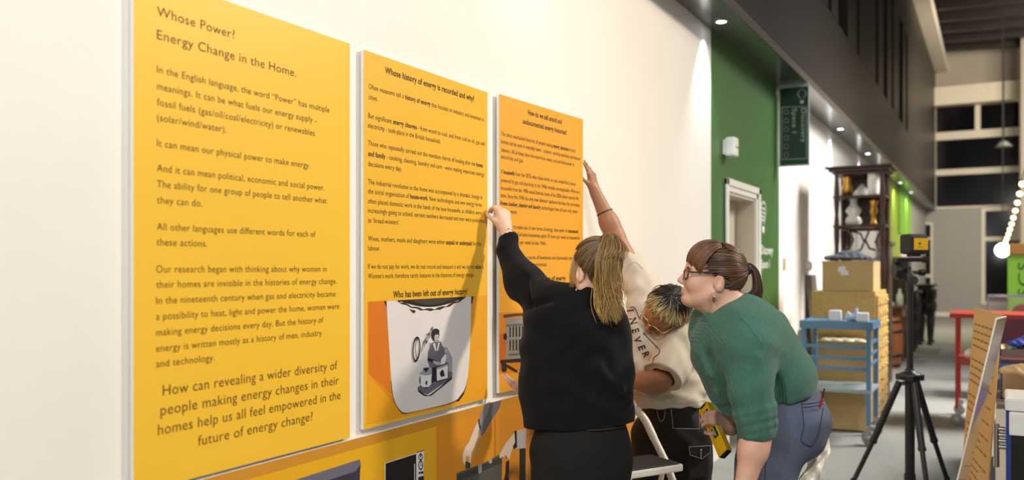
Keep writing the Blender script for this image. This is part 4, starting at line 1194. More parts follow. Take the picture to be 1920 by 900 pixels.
# ------------------------------------------------------------------ B: person in the pale T-shirt reaching up, head bent down
def person_tshirt():
    f = D3(-.72, -.60, -.1); fr, lf, up = frame_of(f, Up)
    H = Head(P(1246, 586, 3.98), D3(-.74, -.40, -.54), D3(.36, -.64, .68), 1.0)
    pel, wai, che, nkb = P(1262, 812, 4.14), P(1260, 745, 4.14), P(1244, 640, 4.13), P(1254, 598, 4.10)
    shR, elR, wrR = P(1208, 545, 4.20), P(1153, 442, 4.28), P(1115, 357, 4.30)
    shL, elL, wrL = P(1284, 640, 4.02), P(1238, 716, 3.895), P(1155, 714, 3.97)
    hp = unit(np.cross(f, Up)) * -1
    hipL, hipR = P(1292, 815, 4.12), P(1226, 815, 4.16)
    kn = [P(1296, 970, 4.08), P(1222, 970, 4.10)]
    an = [np.array((*P(1298, 900, 4.16)[:2], .10)), np.array((*P(1218, 900, 4.16)[:2], .10))]
    B = SDF(); H.skin(B)
    B.cap(H.at(-.02, 0, -.05), nkb, .052, .056, .03)
    B.cap(nkb, che, .08, .11, .05, n=f, s=.75); B.cap(che, wai, .115, .115, .06, n=f, s=.75); B.cap(wai, pel, .115, .135, .06, n=f, s=.75)
    for s_, e_, w_ in ((shR, elR, wrR), (shL, elL, wrL)):
        B.cap(nkb * .5 + che * .5, s_, .06, .055, .04); B.cap(s_, e_, .050, .044, .03); B.cap(e_, e_ * .7 + w_ * .3, .044, .045, .03); B.cap(e_ * .75 + w_ * .25, w_, .045, .0275, .03)
    legs(B, (hipL, hipR), kn, an, (.075, .052, .038))
    for a in an: B.cap(a, a * (1, 1, 0) + .04 * Up + .1 * f * (1, 1, 0), .04, .03, .02)
    dR = unit(P(1104, 305, 4.285) - P(1115, 357, 4.30))
    nR = unit(D3(-.80, .55, 0))
    tr = hand(B, wrR + dR * .005, dR, nR, 1, .90, ((.10, .15, .1), (.12, .2, .15), (.25, .35, .25), (.4, .4, .3)), .05, ((.75, .25, .55), (.9, .0, .35)))
    tl = hand(B, wrL, unit(P(1110, 712, 4.02) - wrL), D3(-.1, .9, .3), 1, .90)
    t = B.build('person', skin_mat('skin_brown', '#A9795A', '#6b3b33'), None, .0036)
    tag(t, 'person in a cream printed T-shirt, head bent down and one bare arm stretched up', 'person')
    nails(t, tr, dR, nR, '#B98A70')
    H.eyes(t, '#2B1A10')
    glasses(H, t, 'spectacles', '#D9BE8A', .7, .0024, .030, .024)
    # T-shirt
    T = SDF()
    T.cap(P(1262, 752, 4.13), P(1247, 620, 4.13), .168, .150, .05, n=f, s=.80)
    T.cap(P(1240, 600, 4.14), shR, .115, .088, .06)
    T.cap(shR, P(1176, 490, 4.25), .090, .074, .03)
    T.cap(P(1256, 622, 4.08), shL, .115, .095, .05)
    sE = P(1243, 708, 3.895); sax = unit(sE - shL); sx_ = unit(np.cross(sax, Fw)); sy_ = np.cross(sax, sx_)
    T.cap(shL, sE + sax * .03, .098, .094, .025)
    T.cap(P(1214, 590, 4.10), P(1224, 735, 4.05), .085, .10, .05)
    T.cap(P(1206, 560, 4.15), P(1204, 640, 4.09), .068, .078, .04)
    T.cap(P(1300, 690, 4.12), P(1308, 745, 4.12), .05, .06, .05)
    T.cap(P(1250, 600, 4.1), P(1268, 590, 4.06), .085, .07, .03)
    for a, b, r in (((1210, 552, 4.11), (1262, 548, 4.10), .016), ((1220, 535, 4.13), (1240, 560, 4.08), .012), ((1270, 690, 3.99), (1312, 690, 4.02), .012), ((1265, 720, 4.0), (1320, 735, 4.03), .013), ((1250, 735, 3.98), (1300, 752, 4.0), .010), ((1290, 600, 3.98), (1300, 660, 3.98), .012)):
        T.cap(P(*a), P(*b), r, r * .5, .035)
    T.cut(P(1262, 757, 4.13), D3(.05, 0, -1), .012)
    axR = unit(P(1160, 460, 4.27) - shR)
    T.cut(P(1172, 487, 4.255), axR, .006) if False else None
    T.cap(P(1177, 490, 4.25), P(1150, 440, 4.28), .062, .10, .006, 's')
    T.box(sE + sax * .085, (sax, sx_, sy_), (.085, .125, .10), .005, .006, 's'); T.cap(sE - sax * .02, sE + sax * .1, .058, .062, .006, 's')
    jd = folds((D3(.6, .1, .75), .10, .0050, D3(.9, 0, -.4), .2), (D3(.9, .2, -.45), .07, .0030, Up, .16))
    shirt = T.build('t_shirt', mat('cream_cotton', '#CBC1B0', .85, noise=.02, nscale=20, bump=.08, bscale=400), t, .0046, disp=jd)
    bv = bvh_of(shirt)
    ink = mat('shirt_print', '#1E1C22', .7)
    # printed lettering on the chest, following the cloth
    m = MB(); m2 = MB()
    spots = [('I', 1184, 582, 18), ('N', 1188, 602, 22), ('E', 1192, 620, 26), ('V', 1196, 637, 32), ('E', 1204, 652, 38), ('R', 1212, 665, 42)]
    for ch, u, v, an_ in spots:
        vs, fs = text_mesh(ch, 1.0, .02)
        w0 = vs[:, 0].max() + vs[:, 0].min(); hh = vs[:, 1].max()
        a = math.radians(90 - an_ * .55); ex = np.array((math.cos(a), math.sin(a))); ey = np.array((math.sin(a), -math.cos(a)))
        pts = []
        for q in vs:
            o = np.array((u, v)) + ex * (q[0] - w0 / 2) / hh * 12 + ey * (q[1] - hh / 2) / hh * 13
            pts.append(onto(bv, *o, lift=.006 if ch == 'I' else .002))
        if all(p is not None for p in pts): m.add(pts, fs)
    m.build('chest_lettering', ink, shirt)
    stitch(bv, [(1206, 624), (1222, 641), (1237, 657), (1233, 666), (1227, 670), (1224, 680)], .0022, 'printed_line', ink, shirt, 20)
    stitch(bv, [(1182, 576), (1190, 577), (1196, 590), (1199, 598)], .0022, 'printed_line', ink, shirt, 14)
    stitch(bv, [(1172, 512), (1180, 497), (1192, 492), (1206, 505)], .0012, 'sleeve_seam', mat('seam_shade', '#B9AE9C', .9), shirt, 14)
    stitch(bv, [(1190, 738), (1225, 747), (1270, 758), (1322, 751)], .0012, 'hem_seam', mat('seam_shade', '#B9AE9C', .9), shirt, 20)
    # black cargo trousers with pale stitching
    Q = SDF()
    Q.cap(P(1260, 755, 4.14), P(1260, 800, 4.14), .150, .170, .04, n=f, s=.85)
    for h, k_, a in zip((hipL, hipR), kn, an):
        Q.cap(h, k_, .110, .100, .03); Q.cap(k_, a + .02 * Up, .100, .095, .03)
    Q.cut(an[0] - .05 * Up, -Up, .004); Q.cut(P(1260, 738, 4.14), Up, .004)
    tr_ = Q.build('cargo_trousers', mat('black_twill', '#19181B', .8, noise=.12, nscale=25, bump=.2, bscale=350), t, .006, disp=folds((D3(.3, .1, 1), .16, .006, Rt, .25), (D3(.8, .2, .3), .1, .003, Up, .3)))
    bv = bvh_of(tr_)
    st = mat('pale_thread', '#B9B3A6', .8)
    for pts in ([(1258, 765), (1262, 800), (1262, 803), (1285, 804), (1311, 804)], [(1311, 770), (1311, 804)], [(1232, 770), (1238, 790), (1246, 782), (1247, 760)]):
        stitch(bv, pts, .0011, 'stitching', st, tr_)
    c = onto(bv, 1306, 868, 0.0); c2 = onto(bv, 1306, 842, 0.0)
    nrm = D3(.25, -.97, 0)
    if c is not None:
        ex = unit(np.cross(Up, nrm))
        K = MB(); K.obox(c + nrm * .0, ex, Up, nrm, .056, .075, .022, bev=.012); pk = K.build('cargo_pocket', mat('black_twill', '#19181B', .8), tr_)
        m = MB(); b0 = c + nrm * .026 + Up * .055
        m.prism([b0 - ex * .060 + Up * .035, b0 + ex * .060 + Up * .035, b0 + ex * .058 - Up * .005, b0 + ex * .012 - Up * .036, b0 - ex * .056 - Up * .012], nrm * .006); m.build('flap', mat('black_twill', '#19181B', .8), pk)
        m = MB(); b1 = b0 + nrm * .0068; q = [b1 - ex * .054 + Up * .029, b1 + ex * .054 + Up * .029, b1 + ex * .052 - Up * .003, b1 + ex * .011 - Up * .030, b1 - ex * .050 - Up * .008]
        m.tube(q + [q[0]], .0010, 5); m.build('stitching', st, pk)
        m = MB(); m.tube([b1 + ex * .006 + Up * .01, b1 + ex * .006 - Up * .028], .0035, 8); m.ball(b1 + ex * .006 + Up * .012, .006, 10); m.build('toggle', mat('steel', '#B8B8B8', .25, 1), pk)
    for a in an: shoe(t, a, f, '#EDEBE6')
    # cropped hair: dark at the crown, bleached ends
    Hc = SDF(); Hc.ell(H.at(-.014, 0, .032), H.ax, (.099, .081, .089), .02); Hc.cap(H.at(-.07, 0, .0), H.at(-.07, 0, -.04), .045, .036, .03, n=H.f, s=.8)
    Hc.box(H.at(.095, 0, -.045), H.ax, (.07, .12, .085), .02, .02, 's')
    hr = Hc.build('hair', mat('hair_dark_base', '#241C18', .8), t, .005)
    L = []; cols = []
    whorl = np.array((-.10, -.02, 1.0))
    for i in range(950):
        a = rnd.uniform(-math.pi, math.pi)
        r0 = rnd.uniform(.0, .75)
        e = np.array((math.cos(a), math.sin(a), -.10 - .55 * max(0, -math.cos(a)) + .62 * max(0, math.cos(a))))
        e = unit(e + np.array((rnd.gauss(0, .12), rnd.gauss(0, .12), rnd.gauss(0, .10))))
        st_ = unit(unit(whorl) * (1 - r0) + e * r0 + np.array((rnd.gauss(0, .1), rnd.gauss(0, .1), 0)))
        bow = rnd.uniform(.004, .014)
        ln = scalp(H, [st_], e, .004, jit=.004, bow=bow, k=14)[0]
        ln = np.array(ln); tt = np.linspace(0, 1, 14)[:, None]
        ln = ln + (ln - H.at(-.012, 0, .028)) * (tt ** 2) * rnd.uniform(-.02, .08) + H.l * (tt ** 2) * rnd.gauss(0, .008)
        L.append(ln)
        blond = (.12 + .75 * max(0, math.cos(a)) + .5 * max(0, math.sin(a)) + .2 * max(0, -math.sin(a))) * rnd.uniform(.5, 1.2)
        g = np.clip((tt * (1 - r0) + r0 - .74 + .30 * blond) / .20, 0, 1) * min(1, blond * 1.3)
        c0 = hue(rnd.choice(['#1C1512', '#2A201A', '#15100E']), 1); c1 = hue(rnd.choice(['#D6BE8A', '#C7AA70', '#E4D2A4', '#B0925C']), rnd.uniform(.85, 1.15))
        cols.append(c0 * (1 - g) + c1 * g)
    strands('hair_strands', L, .0021, M_hair, hr, cols)
    m = MB(); c = wrR + (elR - wrR) * .49; ax = unit(elR - wrR); x_ = unit(np.cross(ax, Fw)); y_ = np.cross(ax, x_)
    m.tube([c + .0405 * (math.cos(q) * x_ + math.sin(q) * y_) for q in [2 * math.pi * k / 26 for k in range(27)]], .0030, 6, caps=False); m.build('wrist_band', mat('black_elastic', '#17151A', .7), t)
    return t

# ------------------------------------------------------------------ C: woman in the green jumper leaning forward
def woman_green():
    f = D3(-.97, -.10, -.1); fr, lf, up = frame_of(D3(-.99, -.12, 0), Up)
    H = Head(P(1336, 519, 3.10), D3(-.965, .10, .20), Up + .1 * Rt, 1.0)
    pel, wai, che, nkb = P(1464, 790, 3.12), P(1440, 735, 3.12), P(1392, 655, 3.12), P(1384, 592, 3.10)
    shL, elL, wrL = P(1402, 650, 2.97), P(1423, 800, 2.89), P(1392, 925, 2.86)
    shR, elR, wrR = P(1350, 655, 3.28), P(1398, 770, 3.44), P(1366, 800, 3.285)
    hipL, hipR = P(1457, 800, 3.05), P(1445, 800, 3.22)
    kn = [P(1414, 1010, 3.04), P(1408, 1010, 3.22)]
    an = [np.array((*P(1452, 900, 3.06)[:2], .10)), np.array((*P(1444, 900, 3.24)[:2], .10))]
    ws = lf
    B = SDF(); H.skin(B)
    B.cap(H.at(-.03, 0, -.055), P(1378, 600, 3.10), .058, .062, .035); B.cap(H.at(.02, 0, -.085), P(1362, 592, 3.1), .040, .045, .03)
    B.cap(nkb, che, .08, .10, .05); B.cap(che, wai, .105, .11, .06); B.cap(wai, pel, .11, .13, .06)
    for s_, e_, w_ in ((shL, elL, wrL), (shR, elR, wrR)):
        B.cap(nkb * .4 + che * .6, s_, .07, .06, .04); B.cap(s_, e_, .060, .046, .03); B.cap(e_, e_ * .65 + w_ * .35, .046, .046, .03); B.cap(e_ * .7 + w_ * .3, w_, .046, .030, .03)
    legs(B, (hipL, hipR), kn, an, (.088, .058, .042))
    for a in an: B.cap(a, a * (1, 1, 0) + .04 * Up + .1 * f * (1, 1, 0), .04, .03, .02)
    # right hand closed round the spirit level, left hand resting on the knee
    lv0, lv1 = P(1322, 762, 3.33), P(1360, 851, 3.17); la = unit(lv1 - lv0)
    dR = unit(P(1338, 782, 3.255) - wrR)
    nR = unit(D3(-.55, .65, -.5))
    tr = hand(B, wrR + dR * .0, dR, nR, 1, .92, ((.75, .9, .6), (.75, .95, .6), (.8, .95, .6), (.8, .9, .6)), .03, ((.65, .4, .6), (.75, -.1, .65)))
    tl = hand(B, wrL, unit(P(1388, 985, 2.95) - wrL), D3(.4, .9, 0), 1, .92)
    t = B.build('person', skin_mat('skin_rosy', '#D2A48C', '#A8544E'), None, .0036)
    tag(t, 'woman in a green knitted jumper and jeans leaning forward, brown ponytail and glasses', 'person')
    nails(t, tr, dR, nR, '#CFA094')
    H.eyes(t, '#5B6A6E')
    glasses(H, t, 'spectacles', '#1F1A1C', 0, .0024, .027, .018)
    lip = MB(); lip.tube([H.at(.092, -.02, -.068), H.at(.0985, 0, -.0665), H.at(.092, .02, -.068)], [.001, .0035, .001], 8); lip.tube([H.at(.091, -.018, -.076), H.at(.0965, 0, -.077), H.at(.091, .018, -.076)], [.001, .004, .001], 8)
    lip.build('lips', mat('lip_pink', '#A8605A', .4), t)
    # jumper
    J = SDF()
    J.cap(P(1388, 640, 3.11), P(1438, 712, 3.12), .155, .160, .06, n=ws, s=1.12)
    J.cap(P(1438, 712, 3.12), P(1455, 745, 3.12), .160, .158, .05, n=ws, s=1.1)
    J.ell(P(1348, 672, 3.14), (D3(.5, 0, -.86), D3(.86, 0, .5), ws), (.115, .088, .165), .07)
    J.cap(P(1378, 725, 3.12), P(1398, 748, 3.12), .095, .085, .06)
    J.cap(P(1416, 632, 3.10), P(1390, 606, 3.09), .122, .095, .06, n=ws, s=1.15)
    J.cap(P(1330, 606, 3.23), P(1350, 680, 3.27), .075, .08, .05)
    for a, b, r in (((1440, 640, 2.95), (1448, 690, 2.97), .014), ((1452, 650, 2.97), (1470, 720, 3.0), .012), ((1440, 720, 2.98), (1500, 690, 3.0), .010), ((1450, 750, 2.98), (1515, 705, 3.01), .010), ((1345, 735, 3.03), (1380, 765, 3.03), .010), ((1335, 700, 3.03), (1372, 735, 3.02), .012)):
        J.cap(P(*a), P(*b), r, r * .5, .03)
    J.cut(P(1445, 752, 3.12), unit(.40 * Rt - .92 * Up), .02)
    J.cap(P(1462, 763, 2.985), P(1520, 715, 3.02), .012, .010, .015)
    nk = [P(1326, 592, 3.07), P(1340, 603, 3.02), P(1360, 596, 3.01), P(1375, 578, 3.03), P(1382, 566, 3.09), P(1376, 572, 3.17), P(1350, 590, 3.19), P(1332, 592, 3.15), P(1326, 592, 3.07)]
    for i in range(len(nk) - 1): J.cap(nk[i], nk[i + 1], .012, .012, .012)
    J.cap(shR, elR, .085, .07, .04); J.cap(elR, elR * .55 + wrR * .45, .065, .052, .02)
    for pts in ((P(1440, 668, 2.915), P(1449, 730, 2.935), P(1460, 772, 2.945)), (P(1328, 672, 3.0), P(1362, 708, 2.94), P(1384, 772, 2.925))):
        for i in range(2): J.cap(pts[i], pts[i + 1], .026, .026, .03, 's')
    aM, aE = P(1408, 735, 2.90), P(1423, 810, 2.885)
    J.cap(P(1400, 630, 3.0), P(1402, 655, 2.955), .10, .098, .06)
    J.cap(P(1402, 655, 2.955), aM, .096, .074, .018); J.cap(aM, aE, .072, .058, .02)
    for v, r, rr in ((768, .058, .016), (783, .056, .015), (797, .055, .015), (810, .052, .011)):    # pushed up sleeve
        c = P(1414 + (v - 760) * .17, v, 2.89 + .004 * math.sin(v)); ax = unit(aE - aM) + .12 * math.sin(v * .5) * Rt; x_ = unit(np.cross(ax, Fw)); y_ = np.cross(unit(ax), x_)
        ps = [c + r * (math.cos(q) * x_ + math.sin(q) * y_) for q in [2 * math.pi * k / 10 for k in range(11)]]
        for i in range(10): J.cap(ps[i], ps[i + 1], rr, rr, .010)
    J.cap(aE - .012 * Up, aE - .06 * Up, .047, .052, .006, 's')
    jd = folds((D3(.85, .1, .5), .16, .0040, Up, .2), (D3(.3, .2, -.9), .09, .0025, Rt, .2))
    jm = J.build('jumper', knit_mat('green_knit', '#41695A', D3(1, .2, .12), .0058, .38), t, .0044, disp=jd)
    bv = bvh_of(jm)
    stitch(bv, [(1385, 590), (1400, 605), (1418, 628), (1432, 650)], .0012, 'raglan_seam', mat('green_seam', '#477A66', .9), jm)
    # jeans
    Q = SDF()
    Q.cap(P(1462, 765, 3.12), P(1472, 790, 3.12), .150, .155, .05, n=ws, s=1.12)
    Q.ell(P(1488, 782, 3.06), (Rt, Fw, Up), (.094, .10, .10), .05); Q.ell(P(1484, 782, 3.2), (Rt, Fw, Up), (.094, .10, .10), .05)
    for h, k_, a in zip((hipL, hipR), kn, an):
        Q.cap(h, k_, .120, .080, .03); Q.cap(k_, a, .078, .060, .03)
    Q.cut(an[0], -Up, .004)
    Q.cut(P(1462, 735, 3.12), unit(-.40 * Rt + .92 * Up), .006)
    je = Q.build('jeans', mat('blue_denim', '#565E72', .85, noise=.16, nscale=14, bump=.25, bscale=420), t, .0055, disp=folds((D3(.4, .1, .9), .12, .0035, Rt, .2)))
    bv = bvh_of(je); th = mat('denim_thread', '#2C3345', .8)
    for pts in ([(1503, 757), (1507, 800), (1502, 826), (1520, 838)], [(1520, 838), (1534, 815), (1543, 765)], [(1502, 758), (1524, 756), (1544, 752)], [(1503, 764), (1524, 762), (1544, 758)]):
        stitch(bv, pts, .0016, 'pocket_seam', th, je)
    stitch(bv, [(1446, 800), (1438, 850), (1434, 899)], .0014, 'side_seam', th, je)
    for a in an: shoe(t, a, f, '#3A2E2A')
    # hair: fringe, swept sides, ponytail
    L = []; cols = []
    tieP = (-.104, .004, .048); tie = unit(np.array(tieP) - np.array((-.012, 0, .028)))
    BR = ['#4A3122', '#5A3C2A', '#3D281C', '#6A4830']
    for i in range(2600):
        z = rnd.random()
        if z < .55:     # from the parting over the crown
            l_ = rnd.uniform(-1, 1); s_ = (.12 + rnd.uniform(-.05, .05) - .25 * abs(l_), l_ * .95, math.sqrt(max(0.02, 1 - l_ * l_ * .9)))
        else:           # behind the ears and up from the nape
            sg = rnd.choice((-1, 1)); a = rnd.uniform(1.75, 3.1)
            s_ = (math.cos(a) + .1, sg * math.sin(a), -rnd.uniform(.25, .95))
        if z > .42 and z < .62: s_ = (rnd.uniform(-.1, .78), rnd.choice((-1, 1)) * rnd.uniform(.7, 1), rnd.uniform(-.25, .65))
        r0 = rnd.uniform(0, .5) if not .42 < z < .62 else rnd.uniform(0, .2); st = unit(s_) * (1 - r0) + tie * r0
        L += scalp(H, [st], tie, .002, jit=.003); cols.append(np.tile(hue(rnd.choice(BR), rnd.uniform(.8, 1.2)), (14, 1)))
    for i in range(800):   # fringe
        l_ = rnd.uniform(-1, 1)
        s_ = unit((.15 + rnd.uniform(-.06, .06), l_ * .65, .95)); e = unit((.98 - .35 * abs(l_) ** 1.5, l_ * .80, .14 - .42 * abs(l_) ** 1.4 + rnd.uniform(-.06, .1)))
        ln = np.array(scalp(H, [s_], e, .003, jit=.003, bow=.012)[0]); tt = np.linspace(0, 1, 14)[:, None]
        L.append(ln + H.f * .006 * tt)
        c0, c1 = hue(rnd.choice(BR), 1.1), hue(rnd.choice(['#6E4A30', '#7E5638', '#644028', '#8E6444']), rnd.uniform(.9, 1.1)); cols.append(c0 * (1 - tt) + c1 * tt)
    Hc = SDF(); Hc.ell(H.at(-.012, 0, .030), H.ax, (.098, .079, .090), .02); Hc.cap(H.at(-.06, 0, .0), H.at(-.060, 0, -.055), .045, .040, .03, n=H.f, s=.8)
    Hc.box(H.at(.095, 0, -.055), H.ax, (.075, .12, .085), .02, .02, 's')
    for sg in (-1, 1): Hc.box(H.at(.005, sg * .09, -.055), H.ax, (.05, .03, .05), .01, .015, 's')
    hr = Hc.build('hair', mat('hair_brown_base', '#47301F', .7), t, .005)
    strands('hair_strands', L, .0017, M_hair, hr, cols)
    L = []; cols = []; tp = H.at(*tieP)
    for i in range(700):
        a, b = max(-1.3, min(1.3, rnd.gauss(0, .8))), rnd.gauss(0, .8)
        L.append(bez([tp + .006 * Up * a + .006 * Fw * b, P(1404 + 1 * a, 497 - 3 * a, 3.1 + .008 * b), P(1416 + 5 * a, 512 - 3 * a, 3.1 + .012 * b), P(1420 + 8 * a, 542, 3.1 + .016 * b), P(1412 + 12 * a, 560 + rnd.uniform(-6, 3), 3.1 + .016 * b), P(1404 + 15 * a, 570 + rnd.uniform(-14, 6), 3.1 + .014 * b)], 18))
        cols.append(np.tile(hue(rnd.choice(BR), rnd.uniform(.7, 1.2)), (18, 1)))
    for i in range(120):   # hair below the tie at the nape
        a, b = rnd.gauss(0, .7), rnd.gauss(0, .7)
        L.append(bez([H.at(-.085, .02 * b, .01), H.at(-.100, .02 * b, -.03), P(1384 + 5 * a, 552 + rnd.uniform(-4, 6), 3.1 + .02 * b), P(1400 + 6 * a, 566 + rnd.uniform(-8, 3), 3.1 + .02 * b)], 18)); cols.append(np.tile(hue(rnd.choice(BR), rnd.uniform(.6, .95)), (18, 1)))
    strands('ponytail', L, .0013, M_hair, t, cols)
    m = MB(); m.lathe([(.010, -.012), (.018, -.009), (.020, 0), (.018, .009), (.010, .012)], tp + .012 * Rt, 18, axis=unit(Rt - .1 * Up)); m.build('hair_tie', mat('black_elastic', '#17151A', .8), t)
    e = H.at(-.004, .084, -.052); m = MB()
    m.tube([e + .010 * (math.cos(q) * Rt + math.sin(q) * Up) - .010 * Up for q in [2 * math.pi * k / 20 for k in range(21)]], .0010, 6, caps=False)
    m.prism([e - .020 * Up - .004 * Rt, e - .020 * Up + .003 * Rt, e - .036 * Up + .006 * Rt, e - .040 * Up, e - .034 * Up - .005 * Rt], .002 * Fw, 1); m.build('earring', [mat('silver', '#C8C4BC', .2, 1), mat('earring_wood', '#5A3A28', .5)], t)
    # spirit level in her hand
    G = thing('spirit_level', 'short yellow spirit level held by the woman in green', 'spirit level', tuple(lv1))
    n_ = unit(D3(-.55, -.75, -.25)); n_ = unit(n_ - la * np.dot(n_, la)); s_ = np.cross(la, n_)
    Lh = np.linalg.norm(lv1 - lv0) / 2; cc = (lv0 + lv1) / 2
    m = MB(); Y = mat('level_yellow', '#E3B31B', .35)
    for k in (-1, 1): m.obox(cc + s_ * .022 * k, la, s_, n_, Lh, .005, .0125, bev=.002)
    m.obox(cc, la, s_, n_, Lh, .020, .006); m.build('body', Y, G)
    m = MB(); m.obox(lv1 + la * .002, la, s_, n_, .003, .022, .0105, bev=.001); m.build('end_cap', mat('level_black', '#1B1A16', .5), G)
    m = MB(); m.obox(lv0 - la * .002, la, s_, n_, .003, .022, .0105, bev=.001); m.build('end_cap', mat('level_black', '#1B1A16', .5), G)
    for k in (-.62, .12):
        m = MB(); c = cc + la * Lh * k; m.obox(c + n_ * .0062, la, s_, n_, .022, .012, .0012, bev=.0005); w_ = m.build('vial_window', mat('level_black', '#1B1A16', .5), G)
        m = MB(); m.tube([c - la * .017 + n_ * .0085, c + la * .017 + n_ * .0085], .0045, 10); m.build('vial', mat('vial_green', '#C9D8A0', .1, trans=.4), w_)
    # red pen in the back pocket, and a crumpled white sheet hanging from it
    o = MB(); a0 = onto(bv, 1535, 766, .006); a0 = P(1536, 766, 3.0) if a0 is None else a0
    a1 = a0 + unit(P(1542, 733, 3.06) - P(1537, 765, 3.055) - .012 * Fw) * .068
    o.tube([a0, a0 * .4 + a1 * .6], .0042, 10); o.tube([a0 * .4 + a1 * .6, a1, a1 + (a1 - a0) * .05], [.0036, .0030, .0008], 10, 1)
    tag(o.build('pen', [mat('pen_red', '#9B2330', .35), mat('pen_dark', '#3A1518', .4)]), 'red pen standing in the back pocket of the blue jeans', 'pen')
    m = MB(); nu, nv = 14, 26; vs = []; fs = []
    for j in range(nv):
        b = j / (nv - 1); cx = 1543 - 22 * b - 18 * b * b; cv = 796 + 115 * b; hw = 3 + 14 * math.sin(min(1, b * 1.6) * math.pi / 2)
        for i in range(nu):
            a = i / (nu - 1) * 2 - 1
            q = P(cx + 8 + a * hw + 3 * math.sin(j * .55 + a * 2), cv + 2 * math.sin(i * .6), 3.13 + .03 * a + .016 * math.sin(i * .8 + j * .45) + .008 * math.sin(j * .9 - i * .5))
            vs.append(q)
    for j in range(nv - 1):
        for i in range(nu - 1): fs.append((j * nu + i, j * nu + i + 1, (j + 1) * nu + i + 1, (j + 1) * nu + i))
    m.add(vs, fs, 0, True); o = m.build('wrapping_sheet', mat('crumpled_sheet', '#F1EAE0', .5, bump=.2, bscale=18))
    so = o.modifiers.new('s', 'SOLIDIFY'); so.thickness = .002
    tag(o, 'crumpled white sheet hanging behind the thigh of the woman in jeans', 'sheet')
    return t

# ================================================================== THINGS IN THE HALL
M_steel = mat('steel', '#B8B8B8', .25, 1)
M_blk = mat('black_anodised', '#1A1718', .38, spec=.5)
M_card = mat('cardboard', '#D0AF76', .8, noise=.05, nscale=6)
M_wood = mat('dark_walnut', '#3B2418', .35, noise=.25, nscale=4, stretch=(6, 6, 1))
M_wood2 = mat('oak_veneer', '#CFAA66', .45, noise=.12, nscale=4, stretch=(6, 1, 6))
M_rub = mat('grey_rubber', '#3F3F41', .9, bump=.5, bscale=300)

# ------------------------------------------------------------------ step stool beside the woman in black
def step_stool():
    M = mat('white_enamel_steel', '#DFDBD2', .35)
    c0 = P(1206, 867, 3.64); zt = c0[2]
    ax = unit(D3(.86, .5, 0)); ay = np.cross(Up, ax)        # ax to the right, ay away
    base_ = c0 * (1, 1, 0)
    t = thing('step_stool', 'white folding step stool with grey ribbed tread behind the woman in black', 'step stool', tuple(base_))
    tr = c0 - ax * .03
    m = MB(); m.obox(tr - Up * .018, ax, ay, Up, .165, .10, .016, bev=.008); m.build('tread', M, t)
    m = MB(); m.obox(tr + Up * .0, ax, ay, Up, .15, .095, .0035, bev=.002)
    for k in range(19): m.bar(tr + ax * (-.135 + k * .015) - ay * .09 + Up * .0045, tr + ax * (-.135 + k * .015) + ay * .09 + Up * .0045, .006, .003)
    m.build('rubber_mat', M_rub, t)
    lo = tr - Up * .24 - ay * .09
    m = MB(); m.obox(lo - Up * .018, ax, ay, Up, .165, .085, .016, bev=.008); m.build('lower_tread', M, t)
    for s in (-1, 1):
        sx = ax * .172 * s
        m = MB(); m.tube([tr + sx + ay * .10 + Up * .07, tr + sx + ay * .02 - Up * .02, lo + sx - ay * .04 - Up * .02, (lo + sx - ay * .09) * (1, 1, 0) + Up * .012], .0165, 12); m.build('front_leg', M, t)
        m = MB(); m.tube([tr + sx * .95 + ay * .02 - Up * .02, (tr + sx * .95 + ay * .20) * (1, 1, 0) + Up * .012], .011, 10); m.build('rear_leg', M, t)
        for q in ((lo + sx - ay * .09), (tr + sx * .95 + ay * .20)):
            m = MB(); m.cyl(q * (1, 1, 0), q * (1, 1, 0) + Up * .03, .017, .014, 12); m.build('foot', mat('black_rubber', '#151515', .8), t)
    h = [tr - ax * .172 + ay * .10 + Up * .07, tr - ax * .165 + ay * .16 + Up * .16, tr - ax * .10 + ay * .20 + Up * .22, tr + ax * .08 + ay * .20 + Up * .22, tr + ax * .155 + ay * .16 + Up * .16, tr + ax * .172 + ay * .10 + Up * .07]
    m = MB(); m.tube(bez(h, 26), .018, 12); m.build('handrail', M, t)
step_stool()

